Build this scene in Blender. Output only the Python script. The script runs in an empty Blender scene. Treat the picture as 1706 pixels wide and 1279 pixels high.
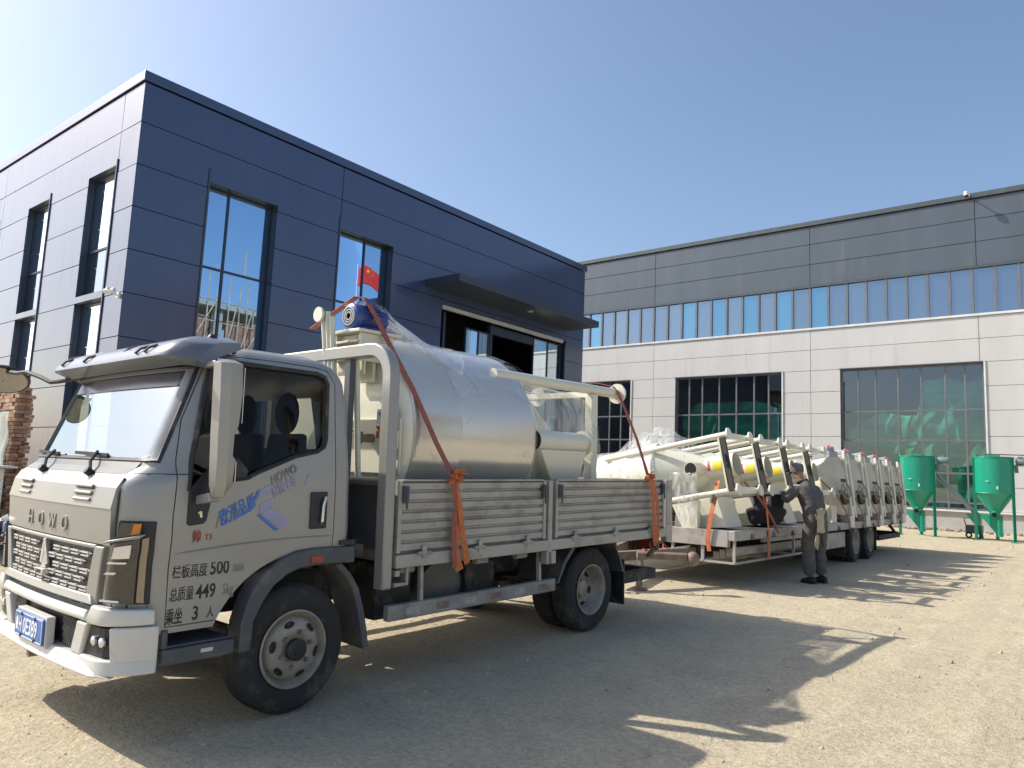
import bpy, bmesh, math, random
from mathutils import Vector, Matrix, noise as mnoise
R = math.radians
V = Vector
sc = bpy.context.scene
col = sc.collection
random.seed(7)

# ------------------------------------------------------------------ camera
cam_d = bpy.data.cameras.new('camera')
cam = bpy.data.objects.new('camera', cam_d); col.objects.link(cam)
cam.matrix_world = Matrix(((0.781128,0.043975,0.622820,0),(0.622975,-0.121551,-0.772740,0),(0.041723,0.991611,-0.122343,1.57),(0,0,0,1)))
cam_d.sensor_fit = 'HORIZONTAL'; cam_d.sensor_width = 36.0
cam_d.lens = 36.0 * 1240.247 / 1706.0
cam_d.clip_start = 0.05; cam_d.clip_end = 3000
sc.camera = cam

# ------------------------------------------------------------------ sky + sun
SUN = V((-1.05, -0.47, 1.0)).normalized()          # towards the sun
w = bpy.data.worlds.new('World'); sc.world = w; w.use_nodes = True
nt = w.node_tree; nt.nodes.clear()
sky = nt.nodes.new('ShaderNodeTexSky'); sky.sky_type = 'NISHITA'; sky.sun_disc = False
sky.sun_elevation = math.asin(SUN.z); sky.sun_rotation = math.atan2(SUN.x, SUN.y)
sky.altitude = 50; sky.air_density = 1.0; sky.dust_density = 2.4; sky.ozone_density = 2.3
bg = nt.nodes.new('ShaderNodeBackground'); bg.inputs['Strength'].default_value = 0.135
wo = nt.nodes.new('ShaderNodeOutputWorld')
nt.links.new(sky.outputs[0], bg.inputs[0]); nt.links.new(bg.outputs[0], wo.inputs[0])
sd_ = bpy.data.lights.new('sun', 'SUN'); sd_.energy = 4.0; sd_.angle = R(0.6); sd_.color = (1.0, 0.94, 0.84)
sun = bpy.data.objects.new('sun', sd_); col.objects.link(sun)
sun.rotation_euler = SUN.to_track_quat('Z', 'Y').to_euler(); sun.location = (-30, -15, 40)
sc.view_settings.view_transform = 'Standard'; sc.view_settings.look = 'None'
sc.view_settings.gamma = 1; sc.view_settings.use_curve_mapping = False
sc.view_settings.exposure = 0.52
sc.cycles.max_bounces = 8; sc.cycles.transparent_max_bounces = 16
sc.cycles.caustics_reflective = False; sc.cycles.caustics_refractive = False

# ------------------------------------------------------------------ helpers
class MB:
    def __init__(s): s.bm = bmesh.new()
    def face(s, pts):
        return s.bm.faces.new([s.bm.verts.new(p) for p in pts])
    def hexa(s, p):                       # 8 corners: bottom 4 then top 4
        v = [s.bm.verts.new(q) for q in p]
        for f in ((3,2,1,0),(4,5,6,7),(0,1,5,4),(1,2,6,5),(2,3,7,6),(3,0,4,7)):
            s.bm.faces.new([v[i] for i in f])
        return s
    def box(s, x0, x1, y0, y1, z0, z1, m=None):
        p = [V(q) for q in ((x0,y0,z0),(x1,y0,z0),(x1,y1,z0),(x0,y1,z0),(x0,y0,z1),(x1,y0,z1),(x1,y1,z1),(x0,y1,z1))]
        if m is not None: p = [m @ q for q in p]
        return s.hexa(p)
    def bar(s, a, b, w, h, up=(0,0,1)):
        a, b = V(a), V(b); d = (b-a).normalized(); u = V(up)
        if abs(d.dot(u)) > .98: u = V((1,0,0)) if abs(d.x) < .9 else V((0,1,0))
        r = d.cross(u).normalized(); u = r.cross(d).normalized()
        c = [(-w/2,-h/2),(w/2,-h/2),(w/2,h/2),(-w/2,h/2)]
        v0 = [a+r*i+u*j for i,j in c]; v1 = [b+r*i+u*j for i,j in c]
        return s.hexa([v0[0],v0[1],v1[1],v1[0],v0[3],v0[2],v1[2],v1[3]])
    def prism(s, poly, ax, a, b):
        f = {'x':lambda p,t:(t,p[0],p[1]),'y':lambda p,t:(p[0],t,p[1]),'z':lambda p,t:(p[0],p[1],t)}[ax]
        v0 = [s.bm.verts.new(f(p,a)) for p in poly]; v1 = [s.bm.verts.new(f(p,b)) for p in poly]
        n = len(poly)
        s.bm.faces.new(v0); s.bm.faces.new(v1[::-1])
        for i in range(n): s.bm.faces.new((v0[i],v1[i],v1[(i+1)%n],v0[(i+1)%n]))
        return s
    def rings(s, rings, cap0=True, cap1=True, closed=True):
        vs = [[s.bm.verts.new(p) for p in r] for r in rings]
        n = len(vs[0])
        for a, b in zip(vs, vs[1:]):
            for i in range(n if closed else n-1):
                j = (i+1) % n
                try: s.bm.faces.new((a[i],a[j],b[j],b[i]))
                except ValueError: pass
        if cap0: s.bm.faces.new(vs[0][::-1])
        if cap1: s.bm.faces.new(vs[-1])
        return s
    def frame_of(s, d):
        d = V(d).normalized(); u = V((0,0,1)) if abs(d.z) < .9 else V((1,0,0))
        a = d.cross(u).normalized(); return d, a, a.cross(d).normalized()
    def cyl(s, p0, p1, r0, r1=None, n=16, caps=True):
        p0, p1 = V(p0), V(p1); r1 = r0 if r1 is None else r1
        d, a, b = s.frame_of(p1-p0)
        rg = [[p+(a*math.cos(t)+b*math.sin(t))*r for t in [2*math.pi*i/n for i in range(n)]] for p, r in ((p0,r0),(p1,r1))]
        return s.rings(rg, caps, caps)
    def lathe(s, prof, o, d, n=24, caps=False, a0=0, a1=2*math.pi):
        o = V(o); d, a, b = s.frame_of(d)
        full = abs(a1-a0) > 6.28
        k = n if full else n+1
        rg = [[o+d*t+(a*math.cos(q)+b*math.sin(q))*max(r,1e-4) for q in [a0+(a1-a0)*i/n for i in range(k)]] for r, t in prof]
        return s.rings(rg, caps, caps, full)
    def tube(s, pts, r, n=8, closed=False):
        pts = [V(p) for p in pts]; m = len(pts); rg = []
        u = None
        for i, p in enumerate(pts):
            if closed: t = pts[(i+1)%m]-pts[i-1]
            else: t = pts[min(i+1,m-1)]-pts[max(i-1,0)]
            t.normalize()
            if u is None: u = t.cross(V((0,0,1)) if abs(t.z) < .9 else V((1,0,0))).normalized()
            u = (u - t*u.dot(t)).normalized(); b = t.cross(u)
            rr = r[i] if isinstance(r, (list, tuple)) else r
            rg.append([p+(u*math.cos(q)+b*math.sin(q))*rr for q in [2*math.pi*k/n for k in range(n)]])
        if closed: rg.append(rg[0]); return s.rings(rg, False, False)
        return s.rings(rg)
    def sweep(s, pts, wv, w, t):                       # flat strap: width along wv
        pts = [V(p) for p in pts]; m = len(pts); rg = []
        for i, p in enumerate(pts):
            tg = (pts[min(i+1,m-1)]-pts[max(i-1,0)]).normalized()
            wd = V(wv[i] if isinstance(wv, list) else wv); wd = (wd - tg*wd.dot(tg)).normalized(); nn = tg.cross(wd)
            ww = w[i] if isinstance(w, list) else w
            rg.append([p-wd*ww/2-nn*t/2, p+wd*ww/2-nn*t/2, p+wd*ww/2+nn*t/2, p-wd*ww/2+nn*t/2])
        return s.rings(rg)
    def torus(s, c, ax, r, q, n=32, k=10):
        d, a, b = s.frame_of(ax); c = V(c)
        return s.tube([c+(a*math.cos(t)+b*math.sin(t))*r for t in [2*math.pi*i/n for i in range(n)]], q, k, True)
    def grid(s, fn, nu, nv):
        vs = [[s.bm.verts.new(fn(i/nu, j/nv)) for j in range(nv+1)] for i in range(nu+1)]
        for i in range(nu):
            for j in range(nv): s.bm.faces.new((vs[i][j],vs[i+1][j],vs[i+1][j+1],vs[i][j+1]))
        return s
    def sphere(s, c, r, n=16, m=10, sx=1, sy=1, sz=1):
        c = V(c)
        return s.rings([[c+V((r*sx*math.sin(t)*math.cos(q), r*sy*math.sin(t)*math.sin(q), r*sz*math.cos(t))) for q in [2*math.pi*i/n for i in range(n)]] for t in [max(.02,min(math.pi-.02,math.pi*j/m)) for j in range(m+1)]])
    def holed(s, outer, holes, ax, a, b):
        """plate with openings: outer polygon, hole polygons, extruded along ax from a to b"""
        from mathutils.geometry import tessellate_polygon
        loops = [outer]+holes
        f = {'x':lambda p,t:V((t,p[0],p[1])),'y':lambda p,t:V((p[0],t,p[1])),'z':lambda p,t:V((p[0],p[1],t))}[ax]
        tris = tessellate_polygon([[V((p[0],p[1],0)) for p in l] for l in loops])
        fl = [p for l in loops for p in l]
        v0 = [s.bm.verts.new(f(p,a)) for p in fl]; v1 = [s.bm.verts.new(f(p,b)) for p in fl]
        for t in tris:
            s.bm.faces.new([v0[i] for i in t]); s.bm.faces.new([v1[i] for i in t[::-1]])
        k = 0
        for l in loops:
            n = len(l)
            for i in range(n): s.bm.faces.new((v0[k+i],v0[k+(i+1)%n],v1[k+(i+1)%n],v1[k+i]))
            k += n
        return s
    def xf(s, m):
        s.bm.transform(m); return s
    def build(s, name, mt=None, parent=None, smooth=False, bevel=0, seg=2, ang=40):
        bmesh.ops.recalc_face_normals(s.bm, faces=s.bm.faces[:])
        me = bpy.data.meshes.new(name); s.bm.to_mesh(me); s.bm.free()
        o = bpy.data.objects.new(name, me); col.objects.link(o)
        if mt: me.materials.append(mt)
        if parent: o.parent = parent
        if smooth: sm(o, ang)
        if bevel:
            b = o.modifiers.new('bevel', 'BEVEL'); b.width = bevel; b.segments = seg; b.limit_method = 'ANGLE'; b.angle_limit = R(35)
            sm(o, 35)
        return o

def sm(o, ang=40):
    me = o.data
    me.polygons.foreach_set('use_smooth', [True]*len(me.polygons))
    try: me.set_sharp_from_angle(angle=R(ang))
    except Exception: pass

def bake(o):
    """freeze the modifiers into the mesh"""
    dg = bpy.context.evaluated_depsgraph_get(); dg.update()
    me = bpy.data.meshes.new_from_object(o.evaluated_get(dg))
    o.modifiers.clear(); o.data = me
    return o

def boolean(o, cutter, op='DIFFERENCE'):
    m = o.modifiers.new('cut', 'BOOLEAN'); m.operation = op; m.object = cutter; m.solver = 'EXACT'
    bake(o)
    return o

def drop(o): bpy.data.objects.remove(o, do_unlink=True)

def tag(o, label=None, cat=None, group=None, kind=None):
    if label: o['label'] = label
    if cat: o['category'] = cat
    if group: o['group'] = group
    if kind: o['kind'] = kind
    return o

def empty(name, loc=(0,0,0), mat=None):
    o = bpy.data.objects.new(name, None); col.objects.link(o); o.empty_display_size = .2
    if mat is not None: o.matrix_world = mat
    else: o.location = loc
    return o

def copy_tree(o, parent=None):
    c = o.copy(); col.objects.link(c)
    if parent: c.parent = parent
    for ch in [k for k in col.objects if k.parent is o]: copy_tree(ch, c)
    return c

def text(name, s, size, mat_, parent, origin, xdir, ydir, depth=.002, shear=0, align='LEFT', sx=1.0, bold=0):
    cu = bpy.data.curves.new(name, 'FONT'); cu.body = s; cu.size = size; cu.extrude = depth/2; cu.align_x = align
    cu.shear = shear; cu.offset = bold; cu.resolution_u = 3
    t = bpy.data.objects.new(name, cu); col.objects.link(t)
    dg = bpy.context.evaluated_depsgraph_get(); dg.update()
    me = bpy.data.meshes.new_from_object(t.evaluated_get(dg)); drop(t)
    x = V(xdir).normalized(); y = V(ydir); y = (y-x*y.dot(x)).normalized(); z = x.cross(y)
    m = Matrix((( x.x*sx,y.x,z.x,origin[0]),(x.y*sx,y.y,z.y,origin[1]),(x.z*sx,y.z,z.z,origin[2]),(0,0,0,1)))
    me.transform(m); me.materials.clear(); me.materials.append(mat_)
    o = bpy.data.objects.new(name, me); col.objects.link(o)
    if parent: o.parent = parent
    return o

# ------------------------------------------------------------------ materials
def M(name, c, rough=.5, metal=0., var=.12, vs=3., bump=0., bs=60., coat=0., c2=None, amt=.5, ds=2.5, spec=.5, stretch=None, sub=0.):
    m = bpy.data.materials.new(name); m.use_nodes = True
    t = m.node_tree; N = t.nodes; L = t.links; b = N['Principled BSDF']
    tc = N.new('ShaderNodeTexCoord'); src = tc.outputs['Object']
    if stretch:
        mp = N.new('ShaderNodeMapping'); mp.inputs['Scale'].default_value = stretch; L.new(src, mp.inputs[0]); src = mp.outputs[0]
    nz = N.new('ShaderNodeTexNoise'); nz.inputs['Scale'].default_value = vs; nz.inputs['Detail'].default_value = 6; nz.inputs['Roughness'].default_value = .6
    L.new(src, nz.inputs['Vector'])
    mx = N.new('ShaderNodeMix'); mx.data_type = 'RGBA'
    lo = [max(0,k*(1-var)) for k in c]; hi = [min(1,k*(1+var)) for k in c]
    mx.inputs[6].default_value = (*lo,1); mx.inputs[7].default_value = (*hi,1)
    rm = N.new('ShaderNodeMapRange'); rm.inputs[1].default_value = .3; rm.inputs[2].default_value = .7
    L.new(nz.outputs[0], rm.inputs[0]); L.new(rm.outputs[0], mx.inputs[0])
    out = mx.outputs[2]
    if c2:
        n2 = N.new('ShaderNodeTexNoise'); n2.inputs['Scale'].default_value = ds; n2.inputs['Detail'].default_value = 8; n2.inputs['Roughness'].default_value = .68
        L.new(src, n2.inputs['Vector'])
        r2 = N.new('ShaderNodeMapRange'); r2.inputs[1].default_value = .62-.35*amt; r2.inputs[2].default_value = .78-.2*amt
        L.new(n2.outputs[0], r2.inputs[0])
        m2 = N.new('ShaderNodeMix'); m2.data_type = 'RGBA'; L.new(r2.outputs[0], m2.inputs[0]); L.new(out, m2.inputs[6]); m2.inputs[7].default_value = (*c2,1)
        out = m2.outputs[2]
        rr = N.new('ShaderNodeMapRange'); rr.inputs[3].default_value = rough; rr.inputs[4].default_value = max(rough,.75); L.new(r2.outputs[0], rr.inputs[0]); L.new(rr.outputs[0], b.inputs['Roughness'])
        if metal:
            mm = N.new('ShaderNodeMapRange'); mm.inputs[3].default_value = metal; mm.inputs[4].default_value = metal*.3; L.new(r2.outputs[0], mm.inputs[0]); L.new(mm.outputs[0], b.inputs['Metallic'])
    else:
        rr = N.new('ShaderNodeMapRange'); rr.inputs[3].default_value = max(0,rough-.06); rr.inputs[4].default_value = min(1,rough+.06); L.new(nz.outputs[0], rr.inputs[0]); L.new(rr.outputs[0], b.inputs['Roughness'])
        b.inputs['Metallic'].default_value = metal
    L.new(out, b.inputs['Base Color'])
    b.inputs['Coat Weight'].default_value = coat; b.inputs['Coat Roughness'].default_value = .08
    b.inputs['Specular IOR Level'].default_value = spec
    if bump:
        n3 = N.new('ShaderNodeTexNoise'); n3.inputs['Scale'].default_value = bs; n3.inputs['Detail'].default_value = 4; L.new(src, n3.inputs['Vector'])
        bp = N.new('ShaderNodeBump'); bp.inputs['Strength'].default_value = bump; bp.inputs['Distance'].default_value = .02; L.new(n3.outputs[0], bp.inputs['Height']); L.new(bp.outputs[0], b.inputs['Normal'])
    return m

def Glass(name, tint=(.8,.85,.85), refl=.15, dark=None, rough=.02, gl=(1,1,1), wave=0., ws=.6):
    """pane: reflection over either a clear tint or a dark coated body"""
    m = bpy.data.materials.new(name); m.use_nodes = True
    t = m.node_tree; N = t.nodes; L = t.links; N.clear()
    o = N.new('ShaderNodeOutputMaterial'); mix = N.new('ShaderNodeMixShader'); g = N.new('ShaderNodeBsdfGlossy')
    g.inputs['Roughness'].default_value = rough; g.inputs['Color'].default_value = (*gl,1)
    if dark: a = N.new('ShaderNodeBsdfDiffuse'); a.inputs['Color'].default_value = (*dark,1)
    else: a = N.new('ShaderNodeBsdfTransparent'); a.inputs['Color'].default_value = (*tint,1)
    fr = N.new('ShaderNodeFresnel'); fr.inputs['IOR'].default_value = 1.5
    mr = N.new('ShaderNodeMapRange'); mr.inputs[1].default_value = .04; mr.inputs[2].default_value = 1; mr.inputs[3].default_value = refl; mr.inputs[4].default_value = 1
    L.new(fr.outputs[0], mr.inputs[0]); L.new(mr.outputs[0], mix.inputs[0]); L.new(a.outputs[0], mix.inputs[1]); L.new(g.outputs[0], mix.inputs[2]); L.new(mix.outputs[0], o.inputs[0])
    if wave:
        tc = N.new('ShaderNodeTexCoord'); nz = N.new('ShaderNodeTexNoise'); nz.inputs['Scale'].default_value = ws; nz.inputs['Detail'].default_value = 1
        L.new(tc.outputs['Object'], nz.inputs['Vector']); bp = N.new('ShaderNodeBump'); bp.inputs['Strength'].default_value = wave; bp.inputs['Distance'].default_value = .05
        L.new(nz.outputs[0], bp.inputs['Height']); L.new(bp.outputs[0], g.inputs['Normal'])
    return m

def Film(name, tr=.6, c=(.85,.88,.92), rough=.15, sc_=6.):
    """clear stretch film: mostly see-through, streaky gloss and a little white"""
    m = bpy.data.materials.new(name); m.use_nodes = True
    t = m.node_tree; N = t.nodes; L = t.links; N.clear()
    o = N.new('ShaderNodeOutputMaterial'); tp = N.new('ShaderNodeBsdfTransparent'); p = N.new('ShaderNodeBsdfPrincipled')
    p.inputs['Base Color'].default_value = (*c,1); p.inputs['Roughness'].default_value = rough; p.inputs['Specular IOR Level'].default_value = .9
    tc = N.new('ShaderNodeTexCoord'); mp = N.new('ShaderNodeMapping'); mp.inputs['Scale'].default_value = (1,1,.35); L.new(tc.outputs['Object'], mp.inputs[0])
    nz = N.new('ShaderNodeTexNoise'); nz.inputs['Scale'].default_value = sc_; nz.inputs['Detail'].default_value = 5; nz.inputs['Distortion'].default_value = 1.2; L.new(mp.outputs[0], nz.inputs['Vector'])
    mr = N.new('ShaderNodeMapRange'); mr.inputs[1].default_value = .4; mr.inputs[2].default_value = .75; mr.inputs[3].default_value = 1-tr-.12; mr.inputs[4].default_value = 1-tr+.25; L.new(nz.outputs[0], mr.inputs[0])
    bp = N.new('ShaderNodeBump'); bp.inputs['Strength'].default_value = .7; bp.inputs['Distance'].default_value = .03; L.new(nz.outputs[0], bp.inputs['Height']); L.new(bp.outputs[0], p.inputs['Normal'])
    mx = N.new('ShaderNodeMixShader'); L.new(mr.outputs[0], mx.inputs[0]); L.new(tp.outputs[0], mx.inputs[1]); L.new(p.outputs[0], mx.inputs[2]); L.new(mx.outputs[0], o.inputs[0])
    return m

# ------------------------------------------------------------------ ground
def gz(y):
    if y < -4: return -.096
    if y < 6: return .024*y
    t = min(1, (y-6)/2.0)
    return .144 + .024*(t-.5*t*t)*2.0*.9

def build_ground():
    m = bpy.data.materials.new('packed_dirt'); m.use_nodes = True
    t = m.node_tree; N = t.nodes; L = t.links; b = N['Principled BSDF']
    tc = N.new('ShaderNodeTexCoord'); src = tc.outputs['Object']
    def nz(s, d=6, r=.6, dist=0):
        n = N.new('ShaderNodeTexNoise'); n.inputs['Scale'].default_value = s; n.inputs['Detail'].default_value = d; n.inputs['Roughness'].default_value = r; n.inputs['Distortion'].default_value = dist
        L.new(src, n.inputs['Vector']); return n.outputs[0]
    def rng(x, a, c, lo=0, hi=1):
        r = N.new('ShaderNodeMapRange'); r.inputs[1].default_value = a; r.inputs[2].default_value = c; r.inputs[3].default_value = lo; r.inputs[4].default_value = hi; L.new(x, r.inputs[0]); return r.outputs[0]
    def mix(f, a, c, bl='MIX'):
        x = N.new('ShaderNodeMix'); x.data_type = 'RGBA'; x.blend_type = bl
        if isinstance(f, float): x.inputs[0].default_value = f
        else: L.new(f, x.inputs[0])
        for i, q in ((6,a),(7,c)):
            if isinstance(q, tuple): x.inputs[i].default_value = (*q,1)
            else: L.new(q, x.inputs[i])
        return x.outputs[2]
    big = mix(rng(nz(.35,5,.6), .35, .68), (.55,.46,.305), (.63,.535,.37))
    big = mix(rng(nz(1.3,8,.65,.6), .48, .72), big, (.50,.43,.30))
    big = mix(rng(nz(.13,3), .5, .7, 0, .55), big, (.47,.415,.315))
    big = mix(rng(nz(2.3,8,.72,.8), .46, .70, 0, .85), big, (.38,.325,.235))
    big = mix(rng(nz(.8,6,.65,1.2), .56, .72, 0, .6), big, (.69,.60,.44))
    mpx = N.new('ShaderNodeMapping'); mpx.inputs['Scale'].default_value = (2.6,.16,1); mpx.inputs['Rotation'].default_value = (0,0,.12); L.new(src, mpx.inputs[0])
    trk = N.new('ShaderNodeTexNoise'); trk.inputs['Scale'].default_value = 1.0; trk.inputs['Detail'].default_value = 5; L.new(mpx.outputs[0], trk.inputs['Vector'])
    big = mix(rng(trk.outputs[0], .52, .68, 0, .55), big, (.47,.40,.285))
    fine = mix(rng(nz(28,5,.7), .36, .66), (.30,.255,.185), (.76,.66,.48))
    sx = N.new('ShaderNodeSeparateXYZ'); L.new(src, sx.inputs[0])
    def mth(op, a_, b_=None):
        m_ = N.new('ShaderNodeMath'); m_.operation = op
        for i_, q_ in ((0,a_),(1,b_)):
            if q_ is None: continue
            if isinstance(q_, (int,float)): m_.inputs[i_].default_value = q_
            else: L.new(q_, m_.inputs[i_])
        return m_.outputs[0]
    wob = mth('ADD', mth('MULTIPLY', mth('SINE', mth('MULTIPLY', sx.outputs[1], .22)), .25), mth('MULTIPLY', nz(.5,3), .5))
    for cx_, wd in ((-1.75,.20),(-.25,.20),(-2.55,.16),(-1.05,.16),(.7,.22)):
        dist = mth('ABSOLUTE', mth('SUBTRACT', mth('SUBTRACT', sx.outputs[0], cx_), wob))
        msk = mth('MULTIPLY', rng(dist, wd*.55, wd*1.25, 1, 0), rng(nz(1.7,6,.65), .35, .68, 0, .75))
        big = mix(msk, big, (.46,.385,.275))
        edge = mth('MULTIPLY', rng(mth('ABSOLUTE', mth('SUBTRACT', dist, wd*1.2)), .02, .09, 1, 0), rng(nz(2.4,5,.6), .4, .7, 0, .7))
        big = mix(edge, big, (.66,.565,.40))
    c = mix(.40, big, fine)
    vo = N.new('ShaderNodeTexVoronoi'); vo.inputs['Scale'].default_value = 55; L.new(src, vo.inputs['Vector'])
    peb = rng(vo.outputs['Distance'], .18, .34, 1, 0)
    sep = N.new('ShaderNodeSeparateColor'); L.new(vo.outputs['Color'], sep.inputs[0])
    sel = rng(sep.outputs[0], .62, .7)
    mu = N.new('ShaderNodeMath'); mu.operation = 'MULTIPLY'; L.new(peb, mu.inputs[0]); L.new(sel, mu.inputs[1])
    pc = mix(sep.outputs[1], (.26,.23,.19), (.55,.48,.38))
    c = mix(mu.outputs[0], c, pc)
    L.new(c, b.inputs['Base Color']); b.inputs['Roughness'].default_value = .95; b.inputs['Specular IOR Level'].default_value = .15
    ad = N.new('ShaderNodeMath'); ad.operation = 'ADD'; L.new(rng(nz(40,6,.75), 0, 1, 0, 1), ad.inputs[0])
    m3 = N.new('ShaderNodeMath'); m3.operation = 'MULTIPLY'; m3.inputs[1].default_value = .45; L.new(mu.outputs[0], m3.inputs[0]); L.new(m3.outputs[0], ad.inputs[1])
    a2 = N.new('ShaderNodeMath'); a2.operation = 'ADD'; L.new(ad.outputs[0], a2.inputs[0])
    m4 = N.new('ShaderNodeMath'); m4.operation = 'MULTIPLY'; m4.inputs[1].default_value = 1.6; L.new(nz(9,5,.6), m4.inputs[0]); L.new(m4.outputs[0], a2.inputs[1])
    bp = N.new('ShaderNodeBump'); bp.inputs['Strength'].default_value = .7; bp.inputs['Distance'].default_value = .026; L.new(a2.outputs[0], bp.inputs['Height']); L.new(bp.outputs[0], b.inputs['Normal'])
    g = MB()
    def lines(lo, hi, st, far):
        a = [lo+i*st for i in range(int((hi-lo)/st)+1)]
        return [-far, -far*.3, lo-14, lo-5]+a+[hi+5, hi+14, far*.3, far]
    xs = lines(-10, 7, .2, 900); ys = lines(-3, 36, .2, 900)
    vs = []
    for x in xs:
        r = []
        for y in ys:
            z = gz(y)
            if -10 < x < 7 and -3 < y < 36:
                z += .011*mnoise.noise((x*1.1, y*1.1, 0)) + .008*mnoise.noise((x*3.1, y*3.1, 5))
                z += -.012*max(0, 1-abs(x+1.6+.25*math.sin(y*.22))/.28) - .010*max(0, 1-abs(x+.1+.25*math.sin(y*.22))/.28)
            r.append(g.bm.verts.new((x, y, z)))
        vs.append(r)
    for i in range(len(xs)-1):
        for j in range(len(ys)-1): g.bm.faces.new((vs[i][j], vs[i+1][j], vs[i+1][j+1], vs[i][j+1]))
    o = g.build('ground', m, smooth=True, ang=180); tag(o, 'dusty tan packed dirt yard with fine gravel', 'ground', kind='structure')
    # loose stones, uncountable
    st = M('stone', (.40,.34,.25), .9, var=.45, vs=9, bump=.3, bs=40)
    q = MB()
    rr = random.Random(3)
    for k in range(5200):
        if k < 3600: x, y = rr.uniform(-6, 2.4), rr.uniform(1.2, 9)
        else: x, y = rr.uniform(-7, 1), rr.uniform(9, 32)
        s = rr.uniform(.004, .011) * (2.4 if rr.random() < .04 else 1)*(1 if k < 3600 else 1.7)
        p = [V((x+s*rr.uniform(.6,1.2)*a, y+s*rr.uniform(.6,1.2)*b_, gz(y)-.002+c_*s*rr.uniform(.5,1.0))) for a,b_,c_ in ((1,0,0),(0,1,0),(-1,0,0),(0,-1,0),(.3,.2,1.2))]
        v = [q.bm.verts.new(a) for a in p]
        for f in ((0,1,4),(1,2,4),(2,3,4),(3,0,4)): q.bm.faces.new([v[i] for i in f])
    o = q.build('gravel', st); tag(o, 'small loose stones scattered over the dirt yard', 'gravel', kind='stuff')
build_ground()

# ------------------------------------------------------------------ cladding helper
def minus(r, h):
    u0,u1,v0,v1 = r; a0,a1,b0,b1 = h
    if a1 <= u0 or a0 >= u1 or b1 <= v0 or b0 >= v1: return [r]
    out = []
    if a0 > u0: out.append((u0,a0,v0,v1))
    if a1 < u1: out.append((a1,u1,v0,v1))
    c0, c1 = max(u0,a0), min(u1,a1)
    if b0 > v0: out.append((c0,c1,v0,b0))
    if b1 < v1: out.append((c0,c1,b1,v1))
    return out

prr = random.Random(21)
def panels(mb, face, pos, out, us, vs_, holes, gap=.018, t=.05):
    """flat metal panels with open joints; face 'x' or 'y' plane at pos, standing t out along out"""
    for u0, u1 in zip(us, us[1:]):
        for v0, v1 in zip(vs_, vs_[1:]):
            rs = [(u0+gap/2, u1-gap/2, v0+gap/2, v1-gap/2)]
            for h in holes: rs = [q for r in rs for q in minus(r, h)]
            for a0, a1, b0, b1 in rs:
                if a1-a0 < .02 or b1-b0 < .02: continue
                d = [pos+out*(t+prr.uniform(-.003,.003)) for _ in range(4)]      # sheets never hang perfectly true
                c = ((a0,b0),(a1,b0),(a1,b1),(a0,b1))
                if face == 'x': P8 = [V((pos,*k)) for k in c]+[V((d[i],*c[i])) for i in range(4)]
                else: P8 = [V((k[0],pos,k[1])) for k in c]+[V((c[i][0],d[i],c[i][1])) for i in range(4)]
                mb.hexa(P8)
    return mb

rect = lambda h: [(h[0],h[2]),(h[1],h[2]),(h[1],h[3]),(h[0],h[3])]

def bx(mb, face, p0, p1, u0, u1, v0, v1):
    p0, p1 = min(p0,p1), max(p0,p1)
    if face == 'x': mb.box(p0, p1, u0, u1, v0, v1)
    else: mb.box(u0, u1, p0, p1, v0, v1)

def reveal(face, wall, out, h, depth, mt, B, name='window_reveal'):
    r = MB(); a, b = wall-out*.001, wall-out*(depth-.002); u0,u1,v0,v1 = h; k = .012
    bx(r, face, a, b, u0+.001, u0+k, v0+.001, v1-.001); bx(r, face, a, b, u1-k, u1-.001, v0+.001, v1-.001); bx(r, face, a, b, u0+k, u1-k, v1-k, v1-.001); bx(r, face, a, b, u0+k, u1-k, v0+.001, v0+k)
    o = r.build(name, mt, None); shift(o, B)

def window(parent, face, wall, out, u0, u1, v0, v1, mu, mv, fm, gm, depth=.22, fw=.05, name='window'):
    """framed window set back into an opening: frame mesh (borders + mullions), panes as child"""
    f = MB(); b = wall-out*depth; g = b-out*.03
    bx(f, face, b, b-out*.07, u0, u0+fw, v0, v1); bx(f, face, b, b-out*.07, u1-fw, u1, v0, v1)
    bx(f, face, b, b-out*.07, u0+fw, u1-fw, v0, v0+fw); bx(f, face, b, b-out*.07, u0+fw, u1-fw, v1-fw, v1)
    for x in mu: bx(f, face, b+out*.002, b-out*.068, x-fw/2, x+fw/2, v0+fw, v1-fw)
    ed = [u0+fw]+[q for x in mu for q in (x-fw/2, x+fw/2)]+[u1-fw]
    for y in mv:
        for i in range(0, len(ed), 2): bx(f, face, b-out*.001, b-out*.066, ed[i], ed[i+1], y-fw/2, y+fw/2)
    o = f.build(name, fm, parent)
    p = MB(); rr = random.Random(int(abs(u0)*100))
    ev = [v0+fw]+[q for y in mv for q in (y-fw/2, y+fw/2)]+[v1-fw]
    for i in range(0, len(ed), 2):
        for j in range(0, len(ev), 2):
            ta, tb = rr.uniform(-.004,.004), rr.uniform(-.004,.004)     # panes never sit perfectly parallel
            pts = []
            for (a, c, s1, s2) in ((ed[i],ev[j],-1,-1),(ed[i+1],ev[j],1,-1),(ed[i+1],ev[j+1],1,1),(ed[i],ev[j+1],-1,1)):
                d = g - out*(ta*s1+tb*s2)
                pts.append((d,a,c) if face == 'x' else (a,d,c))
            p.face(pts)
    p.build('pane', gm, o)
    return o

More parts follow.
